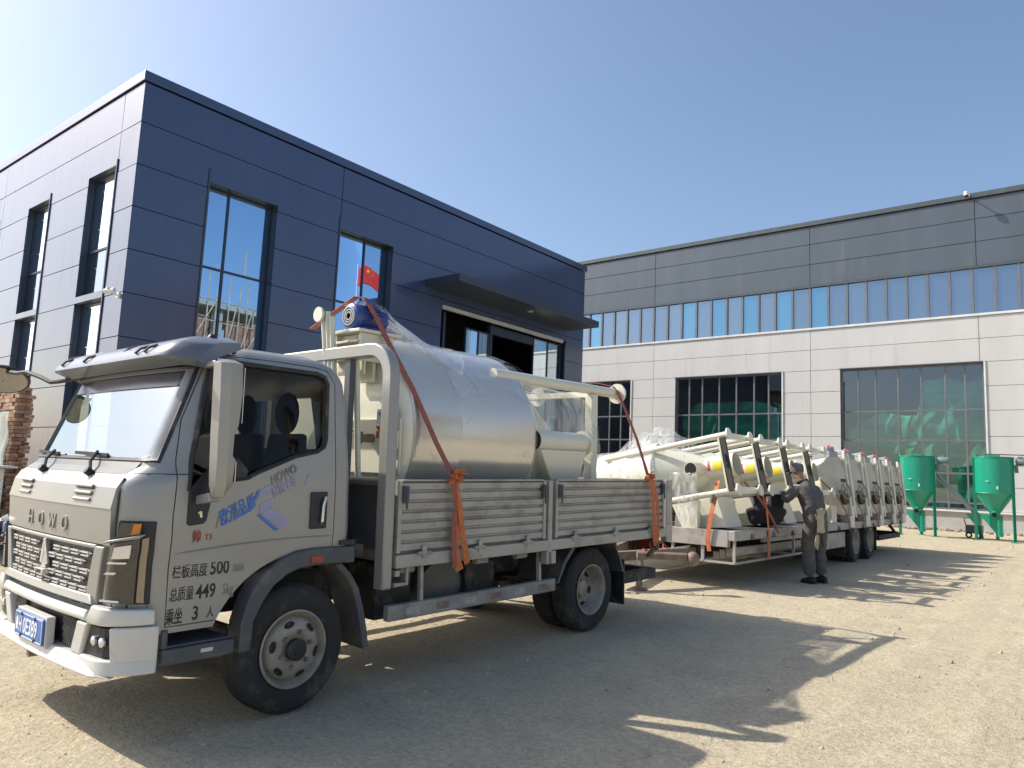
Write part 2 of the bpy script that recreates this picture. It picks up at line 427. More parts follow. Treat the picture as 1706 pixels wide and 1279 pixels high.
m_seam = M('joint', (.012,.013,.016), .8)
m_office = M('dark_cladding', (.022,.044,.122), .46, metal=.22, var=.10, vs=.6, bump=.03, bs=1.6, spec=.6, c2=(.042,.062,.125), amt=.18, ds=1.4, stretch=(2.2,2.2,.22))
m_office.node_tree.nodes['Principled BSDF'].inputs['Coat Weight'].default_value = 1.0
m_office.node_tree.nodes['Principled BSDF'].inputs['Coat IOR'].default_value = 1.55
m_office.node_tree.nodes['Principled BSDF'].inputs['Coat Roughness'].default_value = .14
m_trim = M('dark_trim', (.055,.07,.10), .35, metal=.3, var=.06, spec=.6)
m_frame = M('window_frame_grey', (.035,.05,.085), .4, metal=.3)
m_ref = Glass('reflective_glass', refl=.62, dark=(.006,.012,.02), rough=.005, gl=(.50,.74,1.0), wave=.01, ws=.8)
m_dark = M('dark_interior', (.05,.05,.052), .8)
m_conc = M('concrete', (.42,.40,.37), .85, var=.15, vs=2.5, bump=.2, bs=30)

# ------------------------------------------------------------------ dark office building
def office():
    B = empty('office_building', (-16.05, 6.79, .1)); tag(B, 'dark blue-grey panel clad two storey building with tall narrow windows and an entrance canopy', 'building')
    inv = B.matrix_world.inverted_safe()
    def fin(mb, name, mt, **k): return mb.xf(Matrix.Translation((16.05,-6.79,-.1))).build(name, mt, B, **k)
    X, Y, Z1, X2, Y2 = -16.05, 6.79, 9.75, -40., 24.2
    rows = [.1,.36,1.3,2.24,3.18,4.12,5.06,6.0,6.94,7.88,8.83,9.73]
    sw = [(-18.45,-16.97,1.0,5.07),(-18.45,-16.97,5.22,8.08),(-22.2,-20.72,1.0,5.07),(-22.2,-20.72,5.22,8.08),(-26,-24.5,1,5.07),(-26,-24.5,5.22,8.08)]
    ew = [(8.4,10.22,1.0,8.03),(12.17,14.1,1.0,8.03),(16.22,23.0,.1,6.75)]
    p = MB(); panels(p, 'y', Y, -1, [X2,-30,-24.22,-16.93,X+.05], rows, sw)
    fin(p, 'cladding', m_office)
    p = MB(); panels(p, 'x', X, 1, [Y-.05,12.16,Y2], rows, ew)
    fin(p, 'cladding', m_office)
    c = MB(); c.holed([(X2,.1),(X-.26,.1),(X-.26,9.7),(X2,9.7)], [rect(h) for h in sw], 'y', Y, Y+.25)
    c.holed([(Y,.1),(Y2,.1),(Y2,9.7),(Y,9.7)], [rect(h) for h in (ew[0],ew[1],(16.22,23.0,.12,6.75))], 'x', X, X-.255)
    c.box(X2, X-.26, Y2-.25, Y2, .1, 9.7); c.box(X2, X2+.25, Y+.26, Y2-.26, .1, 9.7)
    fin(c, 'wall', m_seam)
    p = MB(); panels(p, 'y', Y2, 1, [X2,-32,-24,X], rows, []); fin(p, 'cladding', m_office)
    r = MB(); r.box(X2-.08, X+.09, Y-.09, Y2+.09, 9.76, 9.98); fin(r, 'parapet', m_office, bevel=.01)
    r = MB(); r.box(X2+.26, X-.27, Y+.27, Y2-.26, 4.9, 5.06); r.box(X2+.26, X-.27, Y+.27, Y2-.26, 9.4, 9.6); fin(r, 'floor_slab', m_conc)
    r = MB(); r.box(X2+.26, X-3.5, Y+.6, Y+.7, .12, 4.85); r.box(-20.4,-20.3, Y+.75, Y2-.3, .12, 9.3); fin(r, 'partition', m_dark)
    # tall windows: sun side
    for i in (0,2,4):
        a = sw[i]; b = sw[i+1]
        for h, mv in ((a,[3.4]),(b,[6.3])):
            w_ = window(None, 'y', Y, -1, h[0], h[1], h[2], h[3], [h[0]+1.03], mv, m_frame, m_skyglass, depth=.11)
            shift(w_, B); reveal('y', Y, -1, h, .11, m_trim, B)
        s = MB(); s.box(a[0]+.002, a[1]-.002, Y-.052, Y+.16, 5.072, 5.218); fin(s, 'spandrel', m_office)
        s = MB(); s.box(a[1]+.001, a[1]+.04, Y-.075, Y-.0505, 1.0, 8.2); fin(s, 'window_trim', m_trim)
    for h, m_ in ((ew[0],[9.05]),(ew[1],[13.25])):
        w_ = window(None, 'x', X, 1, h[0], h[1], h[2], h[3], m_, [2.2, 6.1], m_frame, m_ref, depth=.20)
        shift(w_, B); reveal('x', X, 1, h, .2, m_trim, B)
        s = MB(); s.box(X+.051, X+.075, h[0]-.045, h[0]-.002, 1.0, 8.35); fin(s, 'window_trim', m_trim)
    # canopy and entrance
    c = MB(); c.box(X+.052, -14.62, 15.5, 23.15, 7.17, 7.40); k = fin(c, 'canopy', m_trim, bevel=.012)
    d = MB(); d.cyl((-15.25,19.75,7.166),(-15.25,19.75,7.15), .10, n=20); d = d.xf(Matrix.Translation((16.05,-6.79,-.1))).build('downlight', M('downlight_rim', (.8,.8,.78), .3), k)
    s = MB(); s.box(X+.02, X+.12, 16.22, 22.75, 6.62, 6.74); fin(s, 'lintel', M('pale_metal', (.55,.53,.5), .45, metal=.3))
    for y0, y1, z1, mu in ((17.55,18.75,6.3,[18.2]),(21.2,22.98,6.6,[22.1])):
        w_ = window(None, 'x', X, 1, y0, y1, .12, z1, mu, [2.6, 5.2], m_frame, m_ref2, depth=.12, name='glazed_door'); shift(w_, B)
    s = MB(); s.box(X-.30, X-.12, 18.78, 21.17, 6.3, 6.6); s.box(X-.24, X-.12, 18.78, 18.9, .12, 6.3); s.box(X-.24,X-.12,16.5,16.6,.12,6.6); fin(s, 'door_frame', m_frame)
    return B
def shift(o, B):
    o.data.transform(Matrix.Translation(-B.location)); o.parent = B
    for ch in o.children: ch.data.transform(Matrix.Translation(-B.location))
m_skyglass = Glass('pale_reflective_glass', refl=.36, dark=(.02,.03,.04), rough=.03, gl=(.85,.93,1.0), wave=.02)
m_ref2 = Glass('door_glass', refl=.72, dark=(.01,.014,.02), rough=.005, gl=(.85,.95,1.0), wave=.008)
office()

# ------------------------------------------------------------------ workshop
def workshop():
    Y, x0, x1 = 34., -42., 9.
    B = empty('workshop_building', (-10, Y, .1)); tag(B, 'long white panel workshop with dark grey upper band and a strip of blue clerestory windows', 'building')
    def fin(mb, name, mt, **k): return mb.xf(Matrix.Translation((10,-Y,-.1))).build(name, mt, B, **k)
    m_w = M('white_cladding', (.585,.575,.56), .42, var=.05, vs=.5, spec=.5, bump=.02, bs=1.5, c2=(.47,.455,.43), amt=.16, ds=1.2, stretch=(2.2,2.2,.2))
    m_d = M('grey_cladding', (.105,.128,.155), .42, metal=.2, var=.08, vs=.5, spec=.5, bump=.02, bs=1.5, c2=(.125,.145,.165), amt=.15, ds=1.2, stretch=(2,2,.2))
    m_dt = M('grey_trim', (.10,.115,.125), .4, metal=.2)
    m_wt = M('white_trim', (.72,.71,.69), .4)
    m_al = M('grey_aluminium', (.20,.21,.215), .4, metal=.4)
    m_gl = Glass('workshop_glass', tint=(.80,.90,.92), refl=.17, rough=.004, gl=(.9,.95,1.0), wave=.012, ws=.5)
    m_cl = Glass('clerestory_glass', refl=.44, dark=(.05,.08,.115), rough=.03, gl=(.55,.67,.80), wave=.03, ws=.5)
    m_cl2 = Glass('clerestory_glass_blue', refl=.45, dark=(.03,.12,.2), rough=.02, gl=(.44,.72,.92), wave=.03, ws=.5)
    win = [(-16.86,-11.55),(-9.03,-3.7),(-1.2,4.1),(-24.7,-19.38),(-32.5,-27.2)]
    cols = [x0,-33.7,-25.88,-18.08,-10.27,-3.82,4.0,x1]
    holes = [(a,b,.98,6.77) for a,b in win]
    p = MB(); panels(p, 'y', Y, -1, cols, [.98,1.9,2.88,3.85,4.86,5.82,6.78,7.72,8.62], holes, gap=.018); fin(p, 'cladding', m_w)
    p = MB(); panels(p, 'y', Y, -1, cols, [10.66,11.66,12.6,13.42], [], gap=.026); fin(p, 'upper_cladding', m_d)
    c = MB(); c.holed([(x0,.9),(x1,.9),(x1,13.45),(x0,13.45)], [rect(h) for h in holes]+[rect((x0+.2,x1-.2,8.70,10.6))], 'y', Y, Y+.2)
    c.box(x0,x0+.2,Y+.21,Y+18,.1,13.4); c.box(x1-.2,x1,Y+.21,Y+18,.1,13.4); c.box(x0,x1,Y+18,Y+18.2,.1,13.4)
    fin(c, 'wall', M('joint_grey', (.16,.16,.16), .8))
    c = MB(); c.box(x0+.2,x1-.2,Y+.21,Y+17.9,13.2,13.4); fin(c, 'roof', m_dt)
    c = MB(); c.box(x0,x1,Y-.03,Y+.19,.0,.9); fin(c, 'plinth', M('plinth_render', (.46,.45,.42), .85, var=.14, vs=1.2, bump=.1))
    c = MB(); c.box(x0-.05,x1+.05,Y-.12,Y+.3,13.47,13.68); fin(c, 'parapet', m_dt, bevel=.01)
    c = MB(); c.box(x0,x1,Y-.1,Y-.001,8.63,8.72); fin(c, 'window_sill', m_wt)
    c = MB(); c.box(x0,x1,Y-.14,Y-.001,.905,.975); fin(c, 'plinth_ledge', m_wt)
    c = MB(); c.box(x0,x1,Y-.09,Y-.001,10.58,10.655); fin(c, 'window_head', m_dt)
    # clerestory strip
    ms = [-21.28+.7855*i for i in range(-25, 39)]
    f = MB(); q1 = MB(); rr = random.Random(5)
    for i, x in enumerate(ms):
        f.box(x-.05, x+.05, Y-.05, Y+.05, 8.721, 10.579)
        if i < len(ms)-1:
            kind = 1 if i-25 in (10,12,14) or rr.random() < .12 else 0
            a = rr.uniform(-.006,.006)
            q1.face([(x+.05,Y+.02+a,8.722),(ms[i+1]-.05,Y+.02-a,8.722),(ms[i+1]-.05,Y+.02-a,10.578),(x+.05,Y+.02+a,10.578)]).material_index = kind
    fo = fin(f, 'clerestory_window', m_al)
    o = q1.xf(Matrix.Translation((10,-Y,-.1))).build('pane', m_cl, fo); o.data.materials.append(m_cl2)
    # big windows
    for a, b in win:
        k = (b-a)/5.33
        mu = [a+.69*k, a+1.38*k, a+2.25*k, a+3.11*k, a+3.97*k, a+4.66*k]
        o = window(None, 'y', Y, -1, a, b, .98, 6.77, mu, [1.25,2.4,3.7,4.92], m_al, m_gl, depth=.12, fw=.07); shift(o, B)
        t = MB(); t.box(b+.001, b+.06, Y-.09, Y-.051, .98, 6.8); fin(t, 'window_trim', m_wt)
        t = MB(); t.box(a-.03, b+.06, Y-.085, Y-.051, 6.772, 6.81); fin(t, 'window_trim', m_dt)
    # inside: floor slab and back wall stay dark
    c = MB(); c.box(x0+.21,x1-.21,Y+9,Y+9.1,.12,13.1); fin(c, 'partition', M('workshop_inner_wall', (.10,.12,.13), .8))
    return B
workshop()

# green dust netting hung inside behind the panes
def netting():
    m = M('green_netting', (.03,.30,.19), .8, var=.5, vs=1.3, stretch=(.45,1,1.5), bump=.4, bs=5)
    spec = [(-16.8,-11.6,[(-16.8,4.9),(-16,5.55),(-14.5,5.6),(-13,5.62),(-12.2,5.3),(-11.6,5.4)],'green dust netting hung inside the left of the two fully seen ground windows'),
            (-8.95,-3.75,[(-8.95,4.2),(-8.3,4.55),(-7.5,4.9),(-6.2,4.75),(-6.0,6.2),(-5,6.35),(-4.3,6.1),(-3.75,6.4)],'green dust netting hung inside the window behind the green tanks'),
            ]
    for a, b, prof, lab in spec:
        def top(x):
            for p, q in zip(prof, prof[1:]):
                if p[0] <= x <= q[0]: return p[1]+(q[1]-p[1])*(x-p[0])/max(1e-6,q[0]-p[0])
            return prof[-1][1]
        q = MB()
        def fn(u, v):
            x = a+(b-a)*u; z = 1.0+(top(x)-1.0)*v
            return (x, 34.75+.05*math.sin(x*4+z*2.2)+.04*math.sin(x*9-z*4.3)+.22*mnoise.noise((x*.5,z*1.3,1)), z+.08*mnoise.noise((x*3,z,3)))
        q.grid(fn, 70, 26)
        o = q.build('green_netting', m, smooth=True, ang=180)
        sl = o.modifiers.new('thick','SOLIDIFY'); sl.thickness = .01
        tag(o, lab, 'netting', 'green netting inside the workshop windows')
netting()

# ------------------------------------------------------------------ security cameras
def cctv(loc, kind, wall_n, label):
    C = empty('security_camera', loc); tag(C, label, 'camera')
    mw = M('camera_white', (.75,.75,.73), .35)
    n_ = V(wall_n); 
    if kind == 'bullet':
        a = MB(); a.cyl(n_*.0, n_*.05, .06, n=14); a.bar(n_*.05, n_*.17+V((-.02,0,.03)), .035, .035); a.build('bracket', mw, C)
        b = MB(); c0 = n_*.17+V((.06,0,.07)); d = V((-1,-.5,-.12)).normalized()
        b.cyl(c0-d*.04, c0+d*.2, .05, n=16); b.box(-.05,.05,-.05,.05,-.02,.0, Matrix.Translation(c0+d*.1+V((0,0,.07)))); b.build('housing', mw, C, smooth=True)
        l = MB(); l.cyl(c0+d*.201, c0+d*.206, .04, n=14); l.build('lens', M('camera_lens', (.02,.02,.025), .1), C)
    else:
        a = MB(); a.cyl(n_*0, n_*.05, .07, n=14); a.tube([n_*.05, n_*.38, n_*.42+V((0,0,-.04))], .025, 8); a.build('bracket', mw, C)
        b = MB(); b.lathe([(.02,.12),(.085,.10),(.095,0),(.09,-.06)], n_*.42+V((0,0,-.06)), (0,0,1), 18); b.build('housing', mw, C, smooth=True)
        l = MB(); l.sphere(n_*.42+V((0,0,-.13)), .082, 16, 8); l.build('dome', M('smoked_dome', (.03,.03,.035), .1), C, smooth=True)
cctv((-16.14, 6.74-.001, 4.99), 'bullet', (0,-1,0), 'small white bullet camera on the sunlit corner of the dark building')
cctv((-4.02, 33.87, 13.58), 'dome', (0,-1,0), 'small white dome camera on an arm at the workshop roof edge')

# ------------------------------------------------------------------ things the shaded windows mirror (all stand to the right of the view)
def site():
    mc = M('raw_concrete', (.40,.37,.33), .9, var=.2, vs=1.5); mb_ = M('raw_brick', (.33,.16,.11), .9, var=.3, vs=4)
    S = empty('unfinished_building', (23, 27.5, .1)); tag(S, 'unfinished concrete frame building wrapped in pole scaffolding', 'building')
    f = MB()
    for k, z in enumerate((0,3.2,6.4,9.6)):
        for x in (-6,-2,2,6):
            for y in (-4,0,4): f.box(x-.2,x+.2,y-.2,y+.2,z,z+2.9)
        f.box(-6.5,6.5,-4.5,4.5,z+2.9,z+3.2)
    f.build('concrete_frame', mc, S)
    b = MB()
    for z in (0,3.2,6.4,9.6):
        for y in (-4,0): b.box(-6.2,-6.0,y+.5,y+3.4,z,z+2.2)
    b.build('brick_infill', mb_, S)
    p = MB(); rr = random.Random(9)
    for i in range(16):
        y = -5+i*.7; t = rr.uniform(13,17)
        p.cyl((-7.4+rr.uniform(-.1,.1),y,0),(-7.4+rr.uniform(-.2,.2),y+rr.uniform(-.1,.1),t), .05, n=6)
    for z in (1.6,3.2,4.8,6.4,8.0,9.6,11.2,12.8): p.cyl((-7.4,-5.6,z),(-7.4,5.8,z+rr.uniform(-.15,.15)), .05, n=6)
    for i in range(8): p.cyl((-7.45,-5+i*1.3,rr.choice((3.2,6.4,9.6))),(-7.45,-3.4+i*1.3,rr.choice((6.4,9.6,12.8))), .045, n=6)
    p.build('scaffolding', M('scaffold_pole', (.42,.33,.24), .7, var=.3), S)
    P = empty('flag_pole', (6.2, 31.4, .1)); tag(P, 'tall white flag pole mirrored in the narrow upper window', 'flag pole')
    q = MB(); q.cyl((0,0,0),(0,0,15.2),.03,.02,10); q.sphere((0,0,15.25),.05,10,8); q.build('pole', M('pole_white',(.7,.7,.7),.4), P, smooth=True)
    mr = M('flag_red', (.62,.03,.025), .8); fl = MB()
    def wv(u,v): return (-.1*math.sin(u*7)*u-.05, .05+2.0*u, 15.1-1.25*(1-v)-.3*u+.07*math.sin(u*6+v))
    fl.grid(wv, 20, 12); o = fl.build('flag', mr); o.location = (6.2,31.4,.1); sl = o.modifiers.new('thick','SOLIDIFY'); sl.thickness=.006; sm(o,180)
    tag(o, 'red flag with yellow stars flying from the pole', 'flag')
    my = M('flag_yellow', (.8,.6,.05), .8); stt = MB()
    for (u,v,r) in ((.17,.72,.15),(.33,.9,.05),(.4,.8,.05),(.4,.66,.05),(.33,.55,.05)):
        for sd in (.012,-.012):
            c = V(wv(u,v))+V((sd,0,0)); stt.face([c+V((0,math.sin(a)*k,math.cos(a)*k)) for a,k in [(i*math.pi/5, r if i%2==0 else r*.4) for i in range(10)]])
    stt.build('stars', my, o)
site()

TM = Matrix(((0.999601,0.028263,0.000000,-3.98944),(-0.028255,0.999313,-0.023993,2.89872),(-0.000678,0.023984,0.999712,0.06957),(0,0,0,1)))
TRUCK = (-3.9894,2.8987,0.0696)
# ------------------------------------------------------------------ brick stack and cabinet beyond the lorry
def bricks():
    m = M('stacked_brick', (.34,.20,.13), .9, var=.45, vs=6, bump=.3, bs=30, c2=(.50,.42,.32), amt=.3, ds=3)
    mm = M('old_mortar', (.46,.42,.36), .9, var=.2, vs=6)
    T = empty('brick_stack', (-14, 4.2, .1)); tag(T, 'ragged ended stack of red-brown bricks at the far left, beyond the lorry', 'brick stack')
    off = Matrix.Translation((14,-4.2,-.1))
    B = MB(); rr = random.Random(4); x0, x1, y0 = -15.4, -12.98, 4.1; z = .1; k = 0
    C = MB()
    while z < 2.58:
        x = x0-(.12 if k % 2 else 0); e0 = x1+rr.uniform(-.10,.05)
        while x < e0-.05:
            e = min(x+.235, e0); B.box(x, e-.012, y0+rr.uniform(-.012,.012), y0+.115, z, z+.053); x += .24
        e0 = x1+rr.uniform(-.12,.06)
        B.box(e0-.24, e0, y0+.12, y0+.24+rr.uniform(-.02,.03), z, z+.053)
        C.box(x0, x1-.14, y0+.02, y0+.22, z-.006, z+.058)
        z += .06; k += 1
    B.xf(off).build('bricks', m, T); C.xf(off).build('mortar', mm, T)
    P = MB()
    def fn(u, v):
        x = x0-.1+(x1-x0+.06)*u; z = .2+2.02*v
        return (x, y0-.05-.02*abs(math.sin(x*9+z*4))-.04*mnoise.noise((x*3,z*3,2)), z+.10*mnoise.noise((x*4,0,3))*v)
    P.grid(fn, 60, 30)
    o = P.build('plastic_sheet', Film('brick_film', .55, (.62,.74,.69), .3, 3), smooth=True, ang=180); sl = o.modifiers.new('thick','SOLIDIFY'); sl.thickness = .003
    tag(o, 'pale greenish plastic sheet hung over the front of the brick stack', 'plastic sheet')
    C = empty('metal_cabinet', (-12.62, 3.4, .1)); tag(C, 'white painted metal cabinet with a rounded door, at the left edge before the bricks', 'cabinet')
    mw = M('cabinet_white', (.68,.69,.70), .4, var=.08, c2=(.45,.42,.38), amt=.2)
    q = MB(); q.box(-1.2,0,0,.55,.1,1.27); q.build('body', mw, C, bevel=.03, seg=4)
    q = MB(); q.box(-1.05,-.06,-.035,-.002,.35,1.18); q.build('door', mw, C, bevel=.05, seg=5)
    q = MB(); q.box(-1.15,-.05,.05,.5,0,.099); q.build('plinth', m_frame, C)
    q = MB(); q.box(-1.25,.28,-.03,.62,1.275,1.31); q.build('top', M('cabinet_top',(.5,.5,.48),.5), C, bevel=.008)
bricks()

# ------------------------------------------------------------------ the lorry
m_paint = M('silver_beige_paint', (.335,.332,.312), .42, metal=.32, var=.05, vs=1.2, coat=.22, c2=(.40,.365,.30), amt=.18, ds=1.7)
m_white = M('bumper_white', (.60,.59,.555), .42, var=.05, vs=2, coat=.2, c2=(.45,.40,.32), amt=.15, ds=4)
m_blk = M('black_plastic', (.022,.023,.026), .5, var=.2, vs=8, c2=(.16,.14,.115), amt=.12, ds=5)
m_gplast = M('grey_plastic', (.075,.082,.092), .5, var=.15, vs=6, c2=(.2,.175,.14), amt=.25, ds=4)
m_under = M('chassis_black', (.03,.03,.03), .7, var=.3, vs=6, c2=(.17,.14,.11), amt=.3, ds=6)
m_rub = M('tyre_rubber', (.027,.026,.025), .85, var=.2, vs=5, c2=(.14,.12,.095), amt=.28, ds=4, bump=.15, bs=30)
m_rim = M('wheel_steel', (.34,.31,.25), .55, metal=.25, var=.15, vs=7, c2=(.24,.19,.14), amt=.45, ds=8)
m_gal = M('drop_side_steel', (.42,.40,.345), .52, metal=.15, var=.08, vs=2.5, c2=(.26,.22,.175), amt=.33, ds=3.2, stretch=(1,1,1.8))
m_chrome = M('chrome', (.72,.71,.68), .16, metal=.95, var=.03)
m_rust = M('rusty_steel', (.25,.20,.16), .75, metal=.2, var=.25, vs=9, c2=(.20,.10,.06), amt=.4, ds=6)
m_cream = M('cream_paint', (.70,.68,.555), .35, var=.035, vs=1.5, coat=.3)
m_seat = M('seat_fabric', (.008,.008,.010), .9, var=.3, vs=20, bump=.3, bs=80)
m_trimin = M('cab_trim', (.14,.13,.115), .8, var=.1)
m_gred = M('dusty_red_strip', (.22,.15,.13), .7, var=.3, vs=20)
m_gwht = M('dusty_white_strip', (.36,.355,.33), .7, var=.2, vs=20)
m_lens = Glass('lamp_lens', tint=(.9,.9,.9), refl=.10, rough=.03)
m_orange = M('amber_lens', (.75,.25,.03), .25, var=.1)
m_red = M('red_reflector', (.35,.05,.03), .35, var=.2)
m_screen = Glass('windscreen', tint=(.62,.70,.70), refl=.34, rough=.008, gl=(.84,.92,.96))
m_side = Glass('side_glass', tint=(.62,.63,.62), refl=.0, rough=.01)
m_ink = M('black_ink', (.03,.028,.026), .7, var=.3, vs=30)
m_fade = M('worn_ink', (.24,.225,.20), .7, var=.2, vs=25)
m_blue = M('blue_decal', (.05,.17,.50), .5, var=.1)
m_lil = M('faded_decal', (.33,.32,.47), .55, var=.1, vs=14)
m_redd = M('red_decal', (.30,.07,.05), .6, var=.25, vs=25)
CX = -.93
def lerp(tab, z):
    if z <= tab[0][0]: return tab[0][1]
    for (a, p), (b, q) in zip(tab, tab[1:]):
        if z <= b: return p+(q-p)*(z-a)/(b-a)
    return tab[-1][1]
YF = [(.42,-1.04),(.62,-1.05),(.8,-1.065),(1.1,-1.075),(1.38,-1.065),(1.43,-1.04),(1.49,-.955),(2.05,-.745),(2.13,-.70),(2.19,-.60),(2.225,-.48),(2.24,-.38)]
WW = [(.42,.925),(.62,.938),(1.0,.957),(1.045,.972),(1.45,.972),(1.6,.958),(2.05,.918),(2.13,.895),(2.19,.845),(2.225,.75),(2.24,.5)]
YB = [(.42,.40),(1.0,.405),(1.6,.385),(2.0,.36),(2.1,.325),(2.17,.27),(2.21,.20),(2.24,.13)]
CR = .235
def rp(u, z, off=0.):
    """point on the cab skin: u runs across the front (0 = middle), round the corner at .74, then back along the side"""
    s = 1 if u >= 0 else -1; a = abs(u); w_ = lerp(WW,z); yf = lerp(YF,z)
    k = min(.81, w_*.835)
    if a <= .74:
        x = a/.74*k; y = yf+.03*(a/.74)**2; n = V((.06*a/.74,-1,0)).normalized()
    elif a <= 1.04:
        p = (a-.74)/.30*math.pi/2; q_ = (a-.74)/.30; q_ = q_*q_*(3-2*q_)*.35+q_*.65; c_ = .28; y = yf+.03+CR*((1-c_)*(1-math.cos(p))+c_*q_); x = k+(w_-k)*((1-c_)*math.sin(p)+c_*q_)
        n = V((math.sin(p)*CR, -math.cos(p)*(w_-k)*1.0, 0)).normalized(); 
        if p < .05: n = V((.06,-1,0)).normalized()
    else:
        x = w_; y = yf+.03+CR+(a-1.04); n = V((1,0,0))
    return V((CX+s*(x+n.x*off), y+n.y*off, z))
def patch(mb, c, nu=8, nv=4, off=.01, t=.03, offs=None):
    """solid skin panel; c = (u,z) corners: bottom-left, bottom-right, top-right, top-left"""
    def uv(a, b):
        p = [(1-a)*(1-b), a*(1-b), a*b, (1-a)*b]
        return sum(p[i]*c[i][0] for i in range(4)), sum(p[i]*c[i][1] for i in range(4))
    F = []; Bk = []
    for i in range(nu+1):
        fr = []; br = []
        for j in range(nv+1):
            u, z = uv(i/nu, j/nv); o = off if offs is None else offs(i/nu, j/nv)
            fr.append(mb.bm.verts.new(rp(u,z,o))); br.append(mb.bm.verts.new(rp(u,z,o-t)))
        F.append(fr); Bk.append(br)
    f = mb.bm.faces.new
    for i in range(nu):
        for j in range(nv):
            f((F[i][j],F[i+1][j],F[i+1][j+1],F[i][j+1])); f((Bk[i][j],Bk[i][j+1],Bk[i+1][j+1],Bk[i+1][j]))
        f((F[i][0],Bk[i][0],Bk[i+1][0],F[i+1][0])); f((F[i][nv],F[i+1][nv],Bk[i+1][nv],Bk[i][nv]))
    for j in range(nv):
        f((F[0][j],F[0][j+1],Bk[0][j+1],Bk[0][j])); f((F[nu][j],Bk[nu][j],Bk[nu][j+1],F[nu][j+1]))
    return mb

def ring(z, ins=0.):
    w_ = lerp(WW,z); us = [-.74+.74*2*i/10 for i in range(11)]
    co = [.74+.30*i/6 for i in range(1,7)]
    pts = [rp(u,z,-ins) for u in us+co]
    yb = lerp(YB,z)-ins; x = w_-ins; r = .09
    for i in range(5):
        p = i/4*math.pi/2; pts.append(V((CX+x-r+r*math.cos(p), yb-r+r*math.sin(p), z)))
    for i in range(5):
        p = i/4*math.pi/2; pts.append(V((CX-x+r-r*math.sin(p), yb-r+r*math.cos(p), z)))
    pts += [rp(-u,z,-ins) for u in co[::-1]]
    return pts

